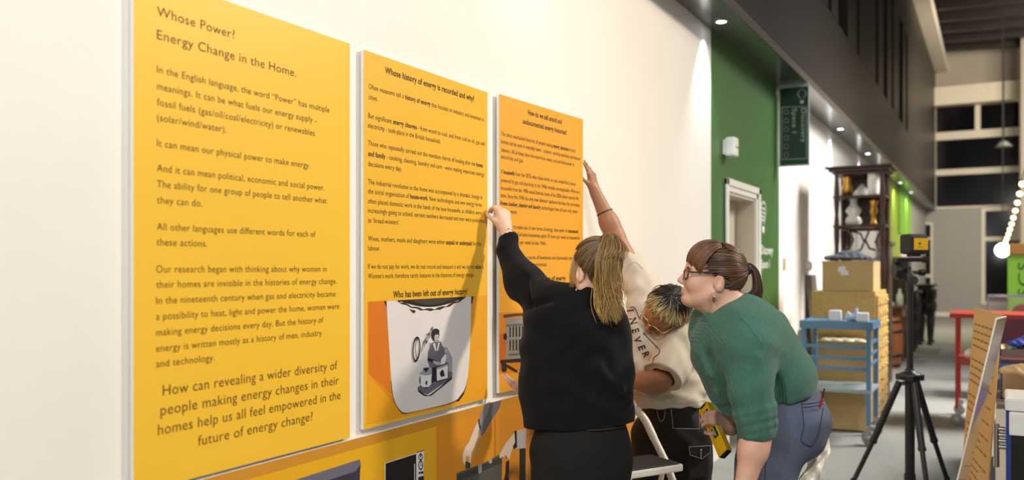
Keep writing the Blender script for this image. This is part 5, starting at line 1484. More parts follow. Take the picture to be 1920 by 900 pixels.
# ------------------------------------------------------------------ tripod with a yellow laser unit
def tripod():
    c = P(1706, 905, 5.6) * (1, 1, 0)
    t = thing('tripod', 'black aluminium tripod standing on the grey carpet in the aisle', 'tripod', tuple(c))
    z = lambda v: P(1706, v, 5.6)[2]
    col = lambda v: c + Up * z(v)
    m = MB(); m.cyl(col(895), col(715), .030, .030, 14); m.cyl(col(900), col(888), .036, .036, 14); m.build('lower_column', M_blk, t)
    m = MB(); m.tube([col(705), col(545)], .021, 14); m.tube([col(545), col(535)], .026, 14); m.build('center_column', M_blk, t)
    m = MB(); m.lathe([(.03, -.03), (.052, -.02), (.070, 0), (.076, .012), (.06, .024), (.032, .034), (.026, .05)], col(706), 20)
    for a in (.6, 2.7, 4.8): m.obox(col(708) + .06 * np.array((math.cos(a), math.sin(a), 0)), (math.cos(a), math.sin(a), 0), (-math.sin(a), math.cos(a), 0), Up, .028, .022, .020, bev=.004)
    m.build('collar', M_blk, t)
    m = MB(); m.cyl(col(716) - .05 * Rt - .05 * Fw, col(716) - .075 * Rt - .07 * Fw, .014, .014, 12); m.build('clamp_knob', M_blk, t)
    for du, df in ((-106, .05), (66, -.35), (22, -.42)):
        pass
    feet = [P(1600, 900, 5.72) * (1, 1, 0), P(1776, 900, 5.76) * (1, 1, 0), P(1741, 900, 5.32) * (1, 1, 0)]
    for q in feet:
        d = unit(q - c); top = col(716) + d * .062
        k = top + (q - top) * .55
        m = MB(); m.tube([top, k], .0215, 12); m.tube([k, k + (q - top) * .03], .025, 12); m.tube([k, q + Up * .03], .0155, 12)
        lg = m.build('leg', M_blk, t)
        m = MB(); m.lathe([(.0, .0), (.018, .0), (.022, .012), (.016, .05)], q, 12); m.build('rubber_foot', mat('black_rubber', '#151515', .8), lg)
    # pan head
    hd = MB(); hd.tube([col(545), col(522)], [.026, .02], 14)
    hd.obox(col(512) - .045 * Rt, Rt, Fw, Up, .045, .028, .042, bev=.010); hd.cyl(col(507) - .105 * Rt, col(507) - .070 * Rt, .046, .052, 20)
    hd.obox(col(487), Rt, Fw, Up, .10, .035, .014, bev=.006); hd.cyl(col(487) + .10 * Rt - .02 * Fw, col(487) + .10 * Rt + .02 * Fw, .022, .022, 14); hd.cyl(col(511) + .0 * Rt, col(511) + .09 * Rt, .012, .012, 12); hd.cyl(col(511) + .06 * Rt, col(511) + .095 * Rt, .02, .022, 12)
    hd.build('pan_head', M_blk, t)
    m = MB(); h0 = col(505) - .03 * Rt - .03 * Fw; h1 = P(1713, 526, 5.36)
    m.tube([h0, h0 * .6 + h1 * .4], .009, 10); m.tube([h0 * .6 + h1 * .4, h0 * .3 + h1 * .7, h1], [.018, .026, .028], 14); m.build('pan_handle', mat('dark_grey_grip', '#3B3839', .6), t)
    m = MB(); m.cyl(h1, h1 + unit(h1 - h0) * .001, .016, .016, 12)
    # laser unit
    k = thing('laser_level', 'yellow and black laser measuring unit mounted on top of the tripod', 'laser level', tuple(col(480)))
    cc = P(1713, 458, 5.6); e1 = D3(.95, .30, 0); e2 = np.cross(Up, e1)
    m = MB(); m.obox(cc, e1, e2, Up, .073, .05, .066, bev=.022); m.build('rubber_housing', mat('black_rubber_shell', '#211E20', .55), k)
    m = MB(); m.obox(cc + e1 * .012 - e2 * .046, e1, e2, Up, .056, .008, .038, bev=.003); m.obox(cc + e1 * .066, e1, e2, Up, .010, .034, .038, bev=.003); m.build('yellow_cover', mat('level_yellow', '#E3B31B', .35), k)
    f = cc + e1 * .0 - e2 * .0545
    m = MB(); m.prism([f - e1 * .008 + Up * .004, f + e1 * .008 + Up * .004, f - Up * .010], -e2 * .0006); m.cyl(f + Up * .004, f + Up * .004 - e2 * .0006, .008, .008, 14)
    m.obox(f - Up * .020, e1, e2, Up, .018, .0005, .0012); m.build('printed_mark', mat('dark_mark', '#3A2A08', .5), k)
    m = MB(); m.obox(cc - Up * .070, e1, e2, Up, .03, .03, .010, bev=.003); m.build('mount', M_blk, k)
tripod()

# ------------------------------------------------------------------ blue trolley, plan chest, boxes by the wall
def wheel(root, c, r, name='castor', fork=None):
    m = MB(); ax = unit(D3(.85, .5, 0))
    m.lathe([(r * .45, -.016), (r * .92, -.016), (r, -.010), (r, .010), (r * .92, .016), (r * .45, .016)], c + Up * r, 24, axis=ax); m.lathe([(0, -.019), (r * .5, -.019), (r * .5, .019), (0, .019)], c + Up * r, 18, 1, axis=ax)
    for s in (-1, 1): m.bar(c + Up * r + ax * .022 * s, c + Up * (2 * r + .035) + ax * .018 * s + .02 * Rt, .006, .03, Rt, 1)
    m.obox(c + Up * (2 * r + .035) + .02 * Rt, ax, np.cross(Up, ax), Up, .03, .03, .006, 1)
    return m.build(name, [mat('castor_tyre', '#8F908C', .6), mat('castor_hub', '#B9B9B4', .4, .4)], root)
def trolley():
    y0, y1 = 7.55, 8.05
    xa, xb = onplane(1508, 640, (0, y0, 0), (0, 1, 0))[0], onplane(1629, 640, (0, y0, 0), (0, 1, 0))[0]
    zt = onplane(1600, 606, (0, y0, 0), (0, 1, 0))[2]
    t = thing('trolley', 'blue metal trolley with grey shelves on castors below the stacked boxes', 'trolley', ((xa + xb) / 2, (y0 + y1) / 2, 0))
    B = mat('blue_enamel', '#5C86A6', .45)
    for x in (xa, xb):
        for y in (y0, y1):
            m = MB(); m.box((x - .018, y - .018, .17), (x + .018, y + .018, zt), bev=.003); m.build('post', B, t)
            wheel(t, np.array((x, y, 0)), .062)
    m = MB(); m.box((xa - .03, y0 - .03, zt - .01), (xb + .03, y1 + .03, zt + .004), bev=.003)
    for a, b in (((xa - .03, y0 - .034, zt - .052), (xb + .03, y0 - .024, zt + .012)), ((xa - .03, y1 + .024, zt - .052), (xb + .03, y1 + .034, zt + .012)), ((xa - .034, y0 - .03, zt - .052), (xa - .024, y1 + .03, zt + .012)), ((xb + .024, y0 - .03, zt - .052), (xb + .034, y1 + .03, zt + .012))): m.box(a, b, bev=.002)
    m.build('top_tray', B, t)
    for v in (650, 671, 690):
        z = onplane(1570, v, (0, y0, 0), (0, 1, 0))[2]
        m = MB(); m.box((xa, y0 - .012, z - .014), (xb, y0 + .006, z + .014), bev=.003); m.build('rail', B, t)
        m = MB(); m.box((xb - .006, y0, z + .02), (xb + .012, y1, z + .045), bev=.003); m.build('rail', B, t)
    z = onplane(1570, 728, (0, y0, 0), (0, 1, 0))[2]
    m = MB(); m.box((xa - .02, y0 - .02, z - .03), (xb + .02, y1 + .02, z), bev=.003); m.build('bottom_shelf', mat('grey_shelf', '#9AA6A6', .5), t)
    # things lying on it
    for u, col, w_, h_, lab in ((1566, '#E9ECEE', .10, .09, 'white paper packet standing on the blue trolley, left of the blue gloves'), (1617, '#F1F0EC', .10, .075, 'white folded paper pack at the right end of the blue trolley top')):
        c = onplane(u, 600, (0, y0 + .2, 0), (0, 1, 0)); m = MB(); m.obox((c[0], y0 + .2, zt + .004 + h_ / 2), (1, .1, 0), (-.1, 1, 0), Up, w_ / 2, .07, h_ / 2, bev=.012)
        tag(m.build('paper_pack', mat('pack' + col, col, .6, bump=.3, bscale=30)), lab, 'packet')
    c = onplane(1598, 600, (0, y0 + .15, 0), (0, 1, 0)); B_ = SDF(); p = np.array((c[0], y0 + .2, zt + .035))
    B_.ell(p, (Rt, Fw, Up), (.055, .05, .028), .03); B_.cap(p + .02 * Rt, p + .03 * Rt + .07 * Up, .03, .014, .03); B_.cap(p - .03 * Rt, p - .045 * Rt + .045 * Up, .022, .012, .03); B_.cut(p - .026 * Up, -Up)
    o = B_.build('plastic_bag', mat('pale_blue_plastic', '#B9C6E6', .3, bump=.4, bscale=40), None, .006, disp=folds((Rt, .03, .004, Up, .05))); tag(o, 'crumpled pale blue plastic bag in the middle of the trolley top', 'bag')
    return xa, xb, y0, y1, zt
tx = trolley()
def chest():
    y0, y1 = 8.45, 9.35
    fx = lambda u: onplane(u, 600, (0, y0, 0), (0, 1, 0))[0]
    fz = lambda v: onplane(1580, v, (0, y0, 0), (0, 1, 0))[2]
    xa, xb, zt = fx(1521), fx(1641), fz(546)
    t = thing('plan_chest', 'tall pale wooden chest of shallow drawers with brass pulls behind the trolley', 'chest of drawers', ((xa + xb) / 2, (y0 + y1) / 2, 0))
    m = MB(); m.box((xa, y0, .05), (xb, y1, zt), bev=.006); m.box((xa + .03, y0 + .03, 0), (xb - .03, y1 - .03, .05)); m.build('carcass', M_wood2, t)
    n = 11
    for k in range(n):
        z0 = .07 + k * (zt - .1) / n; z1 = z0 + (zt - .1) / n - .012
        m = MB(); m.box((xb, y0 + .03, z0), (xb + .022, y1 - .03, z1), bev=.003); d = m.build('drawer', M_wood2, t)
        for yy in (y0 + .2, y1 - .2):
            m = MB(); zc = (z0 + z1) / 2; m.tube([(xb + .022, yy - .04, zc), (xb + .045, yy - .035, zc - .008), (xb + .045, yy + .035, zc - .008), (xb + .022, yy + .04, zc)], .006, 8); m.build('pull', mat('brass', '#C9A24A', .25, 1), d)
    a = fx(1541), fx(1637)
    zz = zt + .001; hb = fz(490) - zt
    t = thing('cardboard_box', 'brown cardboard box with a torn white label on top of the plan chest', 'box', ((a[0] + a[1]) / 2, y0 + .3, zz), 0, 'cardboard boxes')
    m = MB(); m.box((a[0], y0 + .02, zz), (a[1], y0 + .55, zz + hb), bev=.004); m.build('carton', M_card, t)
    m = MB(); m.box((a[0] + .001, y0 + .27, zz + hb), (a[1] - .001, y0 + .30, zz + hb + .002)); m.box((a[0] - .004, y0 + .014, zz + hb - .012), (a[1] + .004, y0 + .3, zz + hb + .003), bev=.001); m.build('top_flap', M_card, t)
    pl = Plane((0, y0 + .0195, 0), (1, 0, 0), (0, 0, 1)); f = lambda x, y_: (1480 + x / 2.727, 470 + y_ / 2.727)
    m = MB(); m.prism([pl.pxp(*f(*q)) for q in ((250, 84), (272, 78), (290, 82), (284, 98), (300, 104), (304, 124), (286, 126), (262, 124), (264, 110), (248, 106))], -pl.n * .0006); m.build('torn_label', mat('label_white', '#F2EFE8', .6), t)
    # open boxes on the floor behind the trolley
    for u0, u1, v0, yy, lab in ((1527, 1628, 640, 8.13, 'open cardboard box on the floor behind the blue trolley'),):
        X0, X1 = [onplane(u, 600, (0, yy, 0), (0, 1, 0))[0] for u in (u0, u1)]; z1 = onplane(1580, v0, (0, yy, 0), (0, 1, 0))[2]
        t = thing('cardboard_box', lab, 'box', ((X0 + X1) / 2, yy + .14, 0), 0, 'cardboard boxes')
        m = MB(); th = .006
        for a_, b_ in (((X0, yy, 0), (X1, yy + th, z1)), ((X0, yy + .28, 0), (X1, yy + .28 + th, z1)), ((X0, yy, 0), (X0 + th, yy + .28, z1)), ((X1 - th, yy, 0), (X1, yy + .28, z1)), ((X0, yy, 0), (X1, yy + .28, .01))): m.box(a_, b_)
        m.build('carton', M_card, t)
        m = MB(); m.bar((X1, yy + .14, z1), (X1 + .12, yy + .14, z1 + .03), .27, .006, Up); m.build('flap', M_card, t)
        m = MB()
        for k in range(7): m.ball((X0 + .08 + k * (X1 - X0 - .16) / 6, yy + .12 + .05 * (k % 2), z1 - .02), (.06, .07, .04), 12)
        m.build('packing_paper', mat('packing_paper', '#D9CDB2', .8, bump=.6, bscale=40), t)
chest()
# board and dark panel leaning against the wall
def leaning(name, lab, cat, y0, y1, z1, foot, col, round_=False):
    n = unit(np.array((z1, 0, foot))); a = np.array((0, 1., 0)); u = unit(np.array((-foot, 0, z1)))
    o = np.array((foot + .004, y0, 0.003)); L = math.hypot(foot, z1) - .01; W_ = y1 - y0
    pts = [o, o + a * W_, o + a * W_ + u * L, o + u * L]
    if round_:
        pts = [o, o + a * W_] + [o + a * (W_ / 2 + W_ / 2 * math.cos(q)) + u * (L - W_ * .4 + W_ * .4 * math.sin(q)) for q in [math.pi * k / 12 for k in range(13)]]
    m = MB(); m.prism(pts, n * .018); ob = m.build(name, mat(name + col, col, .6, noise=.1)); tag(ob, lab, cat)
leaning('wooden_board', 'narrow grey-brown board leaning on the white wall behind the trolley', 'board', ywall(1509), ywall(1526), 1.38, .12, '#6A5F54')
leaning('dark_tray', 'dark grey round-cornered tray leaning on the wall beside the trolley', 'tray', ywall(1491), ywall(1507), .80, .10, '#55504B', True)

# ------------------------------------------------------------------ tall carved display cabinet
def cabinet():
    y0, y1 = 9.75, 10.25
    fx = lambda u: onplane(u, 400, (0, y0, 0), (0, 1, 0))[0]; fz = lambda v: onplane(1590, v, (0, y0, 0), (0, 1, 0))[2]
    xa, xb = max(.06, fx(1564)), fx(1618)
    if xb - xa < .5: xb = xa + .5
    t = thing('display_cabinet', 'tall dark carved wooden cabinet with open shelves of china against the wall', 'cabinet', ((xa + xb) / 2, (y0 + y1) / 2, 0))
    zt = fz(322)
    m = MB(); m.box((xa, y1 - .03, 0), (xb, y1, zt)); m.build('back_panel', M_wood, t)
    for x in (xa, xb - .045):
        for y in (y0, y1 - .05):
            m = MB(); m.box((x, y, 0), (x + .045, y + .045, .9)); pr = [(.022, .9)] + [(.018 + .012 * abs(math.sin(k * .55)), .9 + (zt - .9) * k / 24) for k in range(1, 24)] + [(.022, zt)]
            m.lathe(pr, (x + .0225, y + .0225, 0), 12); m.build('post', M_wood, t)
    zs = [.1, .9, fz(422), fz(367), zt]
    for z in zs:
        m = MB(); m.box((xa - .01, y0 - .01, z - .025), (xb + .01, y1, z), bev=.004); m.build('shelf', M_wood, t)
    m = MB(); m.box((xa - .05, y0 - .06, zt), (xb + .05, y1, zt + .03), bev=.008); m.box((xa - .08, y0 - .09, zt + .03), (xb + .08, y1, zt + .055), bev=.008); m.build('cornice', M_wood, t)
    m = MB(); m.box((xa, y0, .12), (xb, y0 + .03, .87)); m.build('cupboard_front', M_wood, t)
    for x in (xa + .05, xa + (xb - xa) * .52):
        m = MB(); m.box((x, y0 - .012, .16), (x + (xb - xa) * .42, y0 + .002, .83), bev=.006); d = m.build('cupboard_door', M_wood, t)
        m = MB(); m.ball((x + .03, y0 - .02, .5), .014, 12); m.build('knob', mat('brass', '#C9A24A', .25, 1), d)
    m = MB(); m.box((xa + .06, y1 - .036, .95), (xb - .06, y1 - .031, zs[2] - .05)); m.build('mirror', mat('mirror_glass', '#C9CCD0', .04, 1), t)
    for s, x in ((1, xa + .05), (-1, xb - .05)):
        m = MB(); m.tube([(x, y0 + .02, zs[2] - .03), (x + s * .10, y0 + .02, zs[2] - .06), (x + s * .14, y0 + .02, zs[2] - .16), (x + s * .10, y0 + .02, zs[2] - .25), (x + s * .04, y0 + .02, zs[2] - .27)], .012, 8); m.build('scroll_bracket', M_wood, t)
    for x in (xa, xb):
        m = MB(); m.lathe([(0, .14), (.012, .12), (.02, .09), (.008, .06), (.018, .03), (.022, 0)], (x + (.02 if x == xa else -.02), y0 + .02, zs[2]), 12); m.build('finial', M_wood, t)
    W = mat('white_porcelain', '#ECE9E2', .2); G = mat('gilt', '#B98A3E', .3, .9)
    def jar(x, y, z, pr, mt, name, lab, cat):
        o = MB().lathe(pr, (x, y, z), 22).build(name, mt); tag(o, lab, cat, 'china and brass in the tall cabinet')
    xm = (xa + xb) / 2
    jar(xm - .08, y0 + .2, zs[2] + .001, [(0, 0), (.06, 0), (.085, .04), (.075, .08), (.05, .11), (.085, .16), (.06, .2), (.04, .22), (.03, .27), (.05, .30), (.01, .345), (0, .35)], W, 'porcelain_urn', 'white lidded porcelain urn on the middle shelf of the tall cabinet', 'urn')
    jar(xm + .13, y0 + .12, zs[2] + .001, [(0, 0), (.05, 0), (.03, .03), (.022, .1), (.045, .14), (.03, .2), (.05, .25), (.02, .30), (0, .31)], G, 'brass_figure', 'gilded ornament on the middle shelf of the tall cabinet beside the white urn', 'ornament')
    jar(xm - .01, y0 + .33, zs[3] + .001, [(0, 0), (.09, 0), (.085, .06), (.04, .11), (.02, .14), (0, .15)], W, 'porcelain_dish', 'low white covered dish on the top shelf of the tall cabinet', 'dish')
    jar(xa + .115, y0 + .12, zs[3] + .001, [(0, 0), (.05, 0), (.06, .08), (.035, .15), (.05, .2), (.02, .26), (0, .28)], G, 'brass_jug', 'gilded jug on the top shelf of the tall cabinet', 'jug')
    jar(xb - .12, y0 + .12, zs[3] + .001, [(0, 0), (.055, 0), (.06, .03), (.06, .26), (.052, .30), (0, .31)], W, 'porcelain_vase', 'tall white cylindrical vase on the top shelf of the tall cabinet', 'vase')
    # dark cloth bundle on top of the cardboard box
    yb = 8.7; c = onplane(1590, 488, (0, yb, 0), (0, 1, 0)); zb = onplane(1590, 490, (0, 8.45, 0), (0, 1, 0))[2] + .006
    B_ = SDF(); p = np.array((c[0], yb, zb + .028))
    B_.ell(p, (Rt, Fw, Up), (.22, .15, .035), .04); B_.ell(p + .02 * Rt + .025 * Up, (Rt, Fw, Up), (.11, .10, .05), .04); B_.cut(p - .018 * Up, -Up)
    o = B_.build('cloth_bundle', mat('slate_cloth', '#4A4E59', .85), None, .008, disp=folds((Rt, .07, .006, Up, .05), (Fw, .09, .005, Rt, .08))); tag(o, 'slate grey cloth bundle lying on the topmost cardboard box', 'cloth')
cabinet()

# ------------------------------------------------------------------ old furniture further down the hall
def turned_leg(p, h, r, curved=0, n=14):
    pr = [(r * .5, 0), (r * .8, .02), (r * .35, .05), (r * .55, h * .2), (r * .8, h * .45), (r * .6, h * .5), (r * 1.15, h * .62), (r * 1.25, h * .72), (r * .8, h * .8), (r * 1.2, h * .84), (r * 1.2, h)]
    return MB().lathe(pr, p, n)
def bureau():
    y0, y1 = 11.5, 12.1; fx = lambda u: onplane(u, 500, (0, y0, 0), (0, 1, 0))[0]; fz = lambda v: onplane(1650, v, (0, y0, 0), (0, 1, 0))[2]
    xa, xb, zt = fx(1625), fx(1664), fz(452)
    xa = .25
    t = thing('upright_piano', 'dark upright piano against the wall past the tall cabinet', 'piano', ((xa + xb) / 2, (y0 + y1) / 2, 0))
    m = MB(); m.box((xa, y0 + .1, 0), (xb, y1, zt - .05), bev=.01); m.build('case', M_wood, t)
    m = MB(); m.box((xa - .03, y0 + .05, zt - .05), (xb + .03, y1 + .02, zt), bev=.01); m.build('lid', M_wood, t)
    m = MB(); m.box((xa, y0 - .1, .62), (xb, y0 + .15, .72), bev=.01); m.build('key_bed', M_wood, t)
    m = MB(); m.box((xa + .03, y0 - .08, .72), (xb - .03, y0 + .05, .745)); m.build('keyboard', mat('ivory', '#E6DEC8', .3), t)
    for x in (xa + .03, xb - .08):
        turned_leg((x + .03, y0 - .05, 0), .62, .035).build('leg', M_wood, t)
    a = onplane(1649, 466, (0, y0 + .3, 0), (0, 1, 0))
bureau()
def table(name, lab, cat, x0, x1, y0, y1, h, m_, r=.05):
    t = thing(name, lab, cat, ((x0 + x1) / 2, (y0 + y1) / 2, 0))
    m = MB(); m.box((x0, y0, h - .035), (x1, y1, h), bev=.012); m.build('table_top', m_, t)
    m = MB(); m.box((x0 + .06, y0 + .06, h - .17), (x1 - .06, y1 - .06, h - .035), bev=.01); m.build('apron', m_, t)
    for x in (x0 + .1, x1 - .1):
        for y in (y0 + .1, y1 - .1): turned_leg((x, y, 0), h - .1, r).build('leg', m_, t)
    return t
M_mah = mat('mahogany', '#6B4022', .3, noise=.2, nscale=4, stretch=(1, 5, 5))
def bx(u, yy): return onplane(u, 600, (0, yy, 0), (0, 1, 0))[0]
table('serving_table', 'polished brown table on turned carved legs beyond the barrel', 'table', .35, bx(1699, 14.0), 14.0, 14.8, .88, M_mah, .042)
table('side_table', 'dark table on heavy turned legs behind the tripod', 'table', .45, bx(1724, 16.4), 16.4, 17.2, 1.05, M_wood, .055)
t_ = table('writing_table', 'black carved table standing farthest along the wall', 'table', .5, bx(1753, 17.9), 17.9, 18.8, 1.14, mat('ebony', '#191414', .4), .075)
# books and bottle on the first table
for k, (u, c_, h_, lab) in enumerate(((1660, '#DAD4C4', .05, 'pale folded leaflet lying on the polished brown table'), (1687, '#C9CFA8', .26, 'pale green bottle standing on the polished brown table'))):
    x = bx(u, 14.3)
    if k == 0: o = MB().obox((x, 14.3, .88 + h_ / 2), (1, .2, 0), (-.2, 1, 0), Up, .12, .09, h_ / 2, bev=.006).build('leaflet', mat('l' + c_, c_, .6)); tag(o, lab, 'leaflet')
    else: o = MB().lathe([(0, 0), (.045, 0), (.048, .02), (.048, .16), (.02, .2), (.018, .25), (0, .26)], (x, 14.3, .881), 18).build('bottle', mat('l' + c_, c_, .25)); tag(o, lab, 'bottle')
def sideboard():
    y0, y1 = 15.1, 15.7; xb = bx(1703, y0); xa = .3; zt = onplane(1680, 482, (0, y0, 0), (0, 1, 0))[2]
    t = thing('sideboard', 'tall dark panelled wooden sideboard behind the polished brown table', 'sideboard', ((xa + xb) / 2, (y0 + y1) / 2, 0))
    MB().box((xa, y0, .06), (xb, y1, zt - .05), bev=.01).box((xa + .04, y0 + .04, 0), (xb - .04, y1 - .04, .06)).build('carcass', M_wood, t)
    MB().box((xa - .03, y0 - .04, zt - .05), (xb + .03, y1, zt), bev=.012).build('top', M_wood, t)
    for k in range(2):
        a = xa + .05 + k * (xb - xa - .06) / 2; d = MB().box((a, y0 - .02, .12), (a + (xb - xa) / 2 - .09, y0 + .002, zt - .12), bev=.008).build('cupboard_door', M_wood, t)
        MB().ball((a + .05, y0 - .03, .9), .016, 12).build('knob', mat('brass', '#C9A24A', .25, 1), d)
sideboard()
# barrel
def barrel():
    c = onfloor(1663, 690); c = np.array((c[0], c[1], 0))
    t = thing('barrel', 'small brown wooden barrel with dark hoops standing by the wall', 'barrel', tuple(c))
    h = .74; pr = [(.0, 0), (.165, 0)] + [(.165 + .05 * math.sin(math.pi * k / 12), h * k / 12) for k in range(13)] + [(.15, h), (.15, h - .03), (0, h - .03)]
    MB().lathe(pr, c, 28).build('staves', mat('barrel_oak', '#8C5228', .4, noise=.25, nscale=3, stretch=(14, 14, .6)), t)
    for z in (.06, .2, h - .2, h - .06):
        r = .168 + .05 * math.sin(math.pi * z / h)
        MB().lathe([(r, z - .022), (r + .003, z - .022), (r + .003, z + .022), (r, z + .022)], c, 28).build('hoop', mat('iron_hoop', '#3A2A22', .45, .6), t)
barrel()

# ------------------------------------------------------------------ right side of the hall
def red_trolley():
    y0, y1 = 8.9, 9.6; fx = lambda u: onplane(u, 620, (0, y0, 0), (0, 1, 0))[0]; fz = lambda v: onplane(1800, v, (0, y0, 0), (0, 1, 0))[2]
    xa, xb, zt = fx(1794), fx(1796) + .75, fz(590)
    t = thing('trolley', 'red tubular trolley on castors standing behind the folding display board', 'trolley', ((xa + xb) / 2, (y0 + y1) / 2, 0))
    R = mat('red_enamel', '#A9331F', .4)
    for x in (xa, xb):
        for y in (y0, y1):
            MB().tube([(x, y, .16), (x, y, zt)], .014, 10).build('post', R, t); wheel(t, np.array((x, y, 0)), .055)
    MB().box((xa - .06, y0 - .02, zt - .03), (xb + .03, y1 + .02, zt + .01), bev=.004).build('top_shelf', R, t)
    z = fz(678)
    MB().box((xa - .01, y0 - .01, z - .03), (xb + .01, y1 + .01, z), bev=.004).build('lower_shelf', R, t)
    o = MB().ball((xa + .12, y0 + .2, z + .058), (.07, .07, .055), 16).build('ceramic_pot', mat('white_porcelain', '#ECE9E2', .2)); tag(o, 'small white rounded pot on the lower shelf of the red trolley', 'pot')
red_trolley()

def a_board():
    """folding display board: poster leaf in front, clear acrylic leaf behind it"""
    TL, TR, BL = P(1827, 577, 4.70), P(1879, 590, 4.02), P(1800, 905, 4.62)
    a = unit((TR - TL) * (1, 1, 0)); n_ = unit(np.cross(a, Up))
    W_ = .70
    foot = TL * (1, 1, 0)
    zt = TL[2]
    u = unit(Up - .07 * n_)
    H_ = zt / u[2] - .004
    pl = Plane(TL - u * H_, a, u)
    t = thing('display_board', 'orange poster in a folding clear acrylic stand at the edge of the exhibits', 'display board', tuple(TL * (1, 1, 0)))
    m = MB(); m.prism([pl.at(0, 0), pl.at(W_, 0), pl.at(W_, H_), pl.at(0, H_)], -pl.n * .006); m.build('poster', mat('poster_orange', '#DBA85E', .5, noise=.02), t)
    m = MB(); f = lambda x, y_: (1760 + x / 2.5, 540 + y_ / 2.5)
    for k in range(22):
        tt = H_ - .09 - k * .038
        if k in (4, 9, 13, 17): continue
        ww = (.60, .57, .61, .42)[k % 4]
        for j in range(6): m.poly([pl.at(.045 + ww * j / 6, tt, .001), pl.at(.045 + ww * (j + .8) / 6, tt, .001), pl.at(.045 + ww * (j + .8) / 6, tt + .010, .001), pl.at(.045 + ww * j / 6, tt + .010, .001)])
    m.build('lettering', mat('poster_ink', '#94692C', .6), t)
    m = MB(); m.poly([pl.at(.02, .03, .001), pl.at(W_ - .02, .03, .001), pl.at(W_ - .02, .30, .001), pl.at(.02, .30, .001)], 0); m.poly([pl.at(.22, .06, .0014), pl.at(.36, .06, .0014), pl.at(.36, .25, .0014), pl.at(.22, .27, .0014)], 1); m.poly([pl.at(.22, .06, .0016), pl.at(.36, .06, .0016), pl.at(.36, .11, .0016), pl.at(.22, .11, .0016)], 2)
    m.poly([pl.at(.45, .06, .0014), pl.at(.64, .06, .0014), pl.at(.64, .24, .0014), pl.at(.45, .24, .0014)], 1); m.poly([pl.at(.49, .10, .0016), pl.at(.60, .10, .0016), pl.at(.60, .20, .0016), pl.at(.49, .20, .0016)], 3)
    m.build('poster_picture', [mat('p_or', '#C77A2C', .5), mat('p_wh', '#D9CFC4', .5), mat('p_rd', '#A03A34', .5), mat('p_gn', '#7E8F77', .5)], t)
    # acrylic leaf leaning the other way, seen nearly edge on
    A0, A1 = P(1868, 598, 3.74), P(1750, 1090, 3.98)
    A1[2] = .006
    e = unit(A1 - A0); b = unit((P(1890, 598, 3.95) - P(1868, 598, 3.74)) * (1, 1, 0)); L = np.linalg.norm(A1 - A0); Wd = .21
    m = MB(); m.prism([A0, A1, A1 + b * Wd, A0 + b * Wd], unit(np.cross(e, b)) * .006); m.build('acrylic_leaf', mat('clear_acrylic', '#F4F6F6', .06, trans=.92, spec=.5), t)
    m = MB(); m.tube([A0, A1], .0045, 6); m.tube([A0, A0 + b * Wd], .0045, 6); m.build('acrylic_rim', mat('acrylic_rim', '#F3EEE4', .3), t)
a_board()

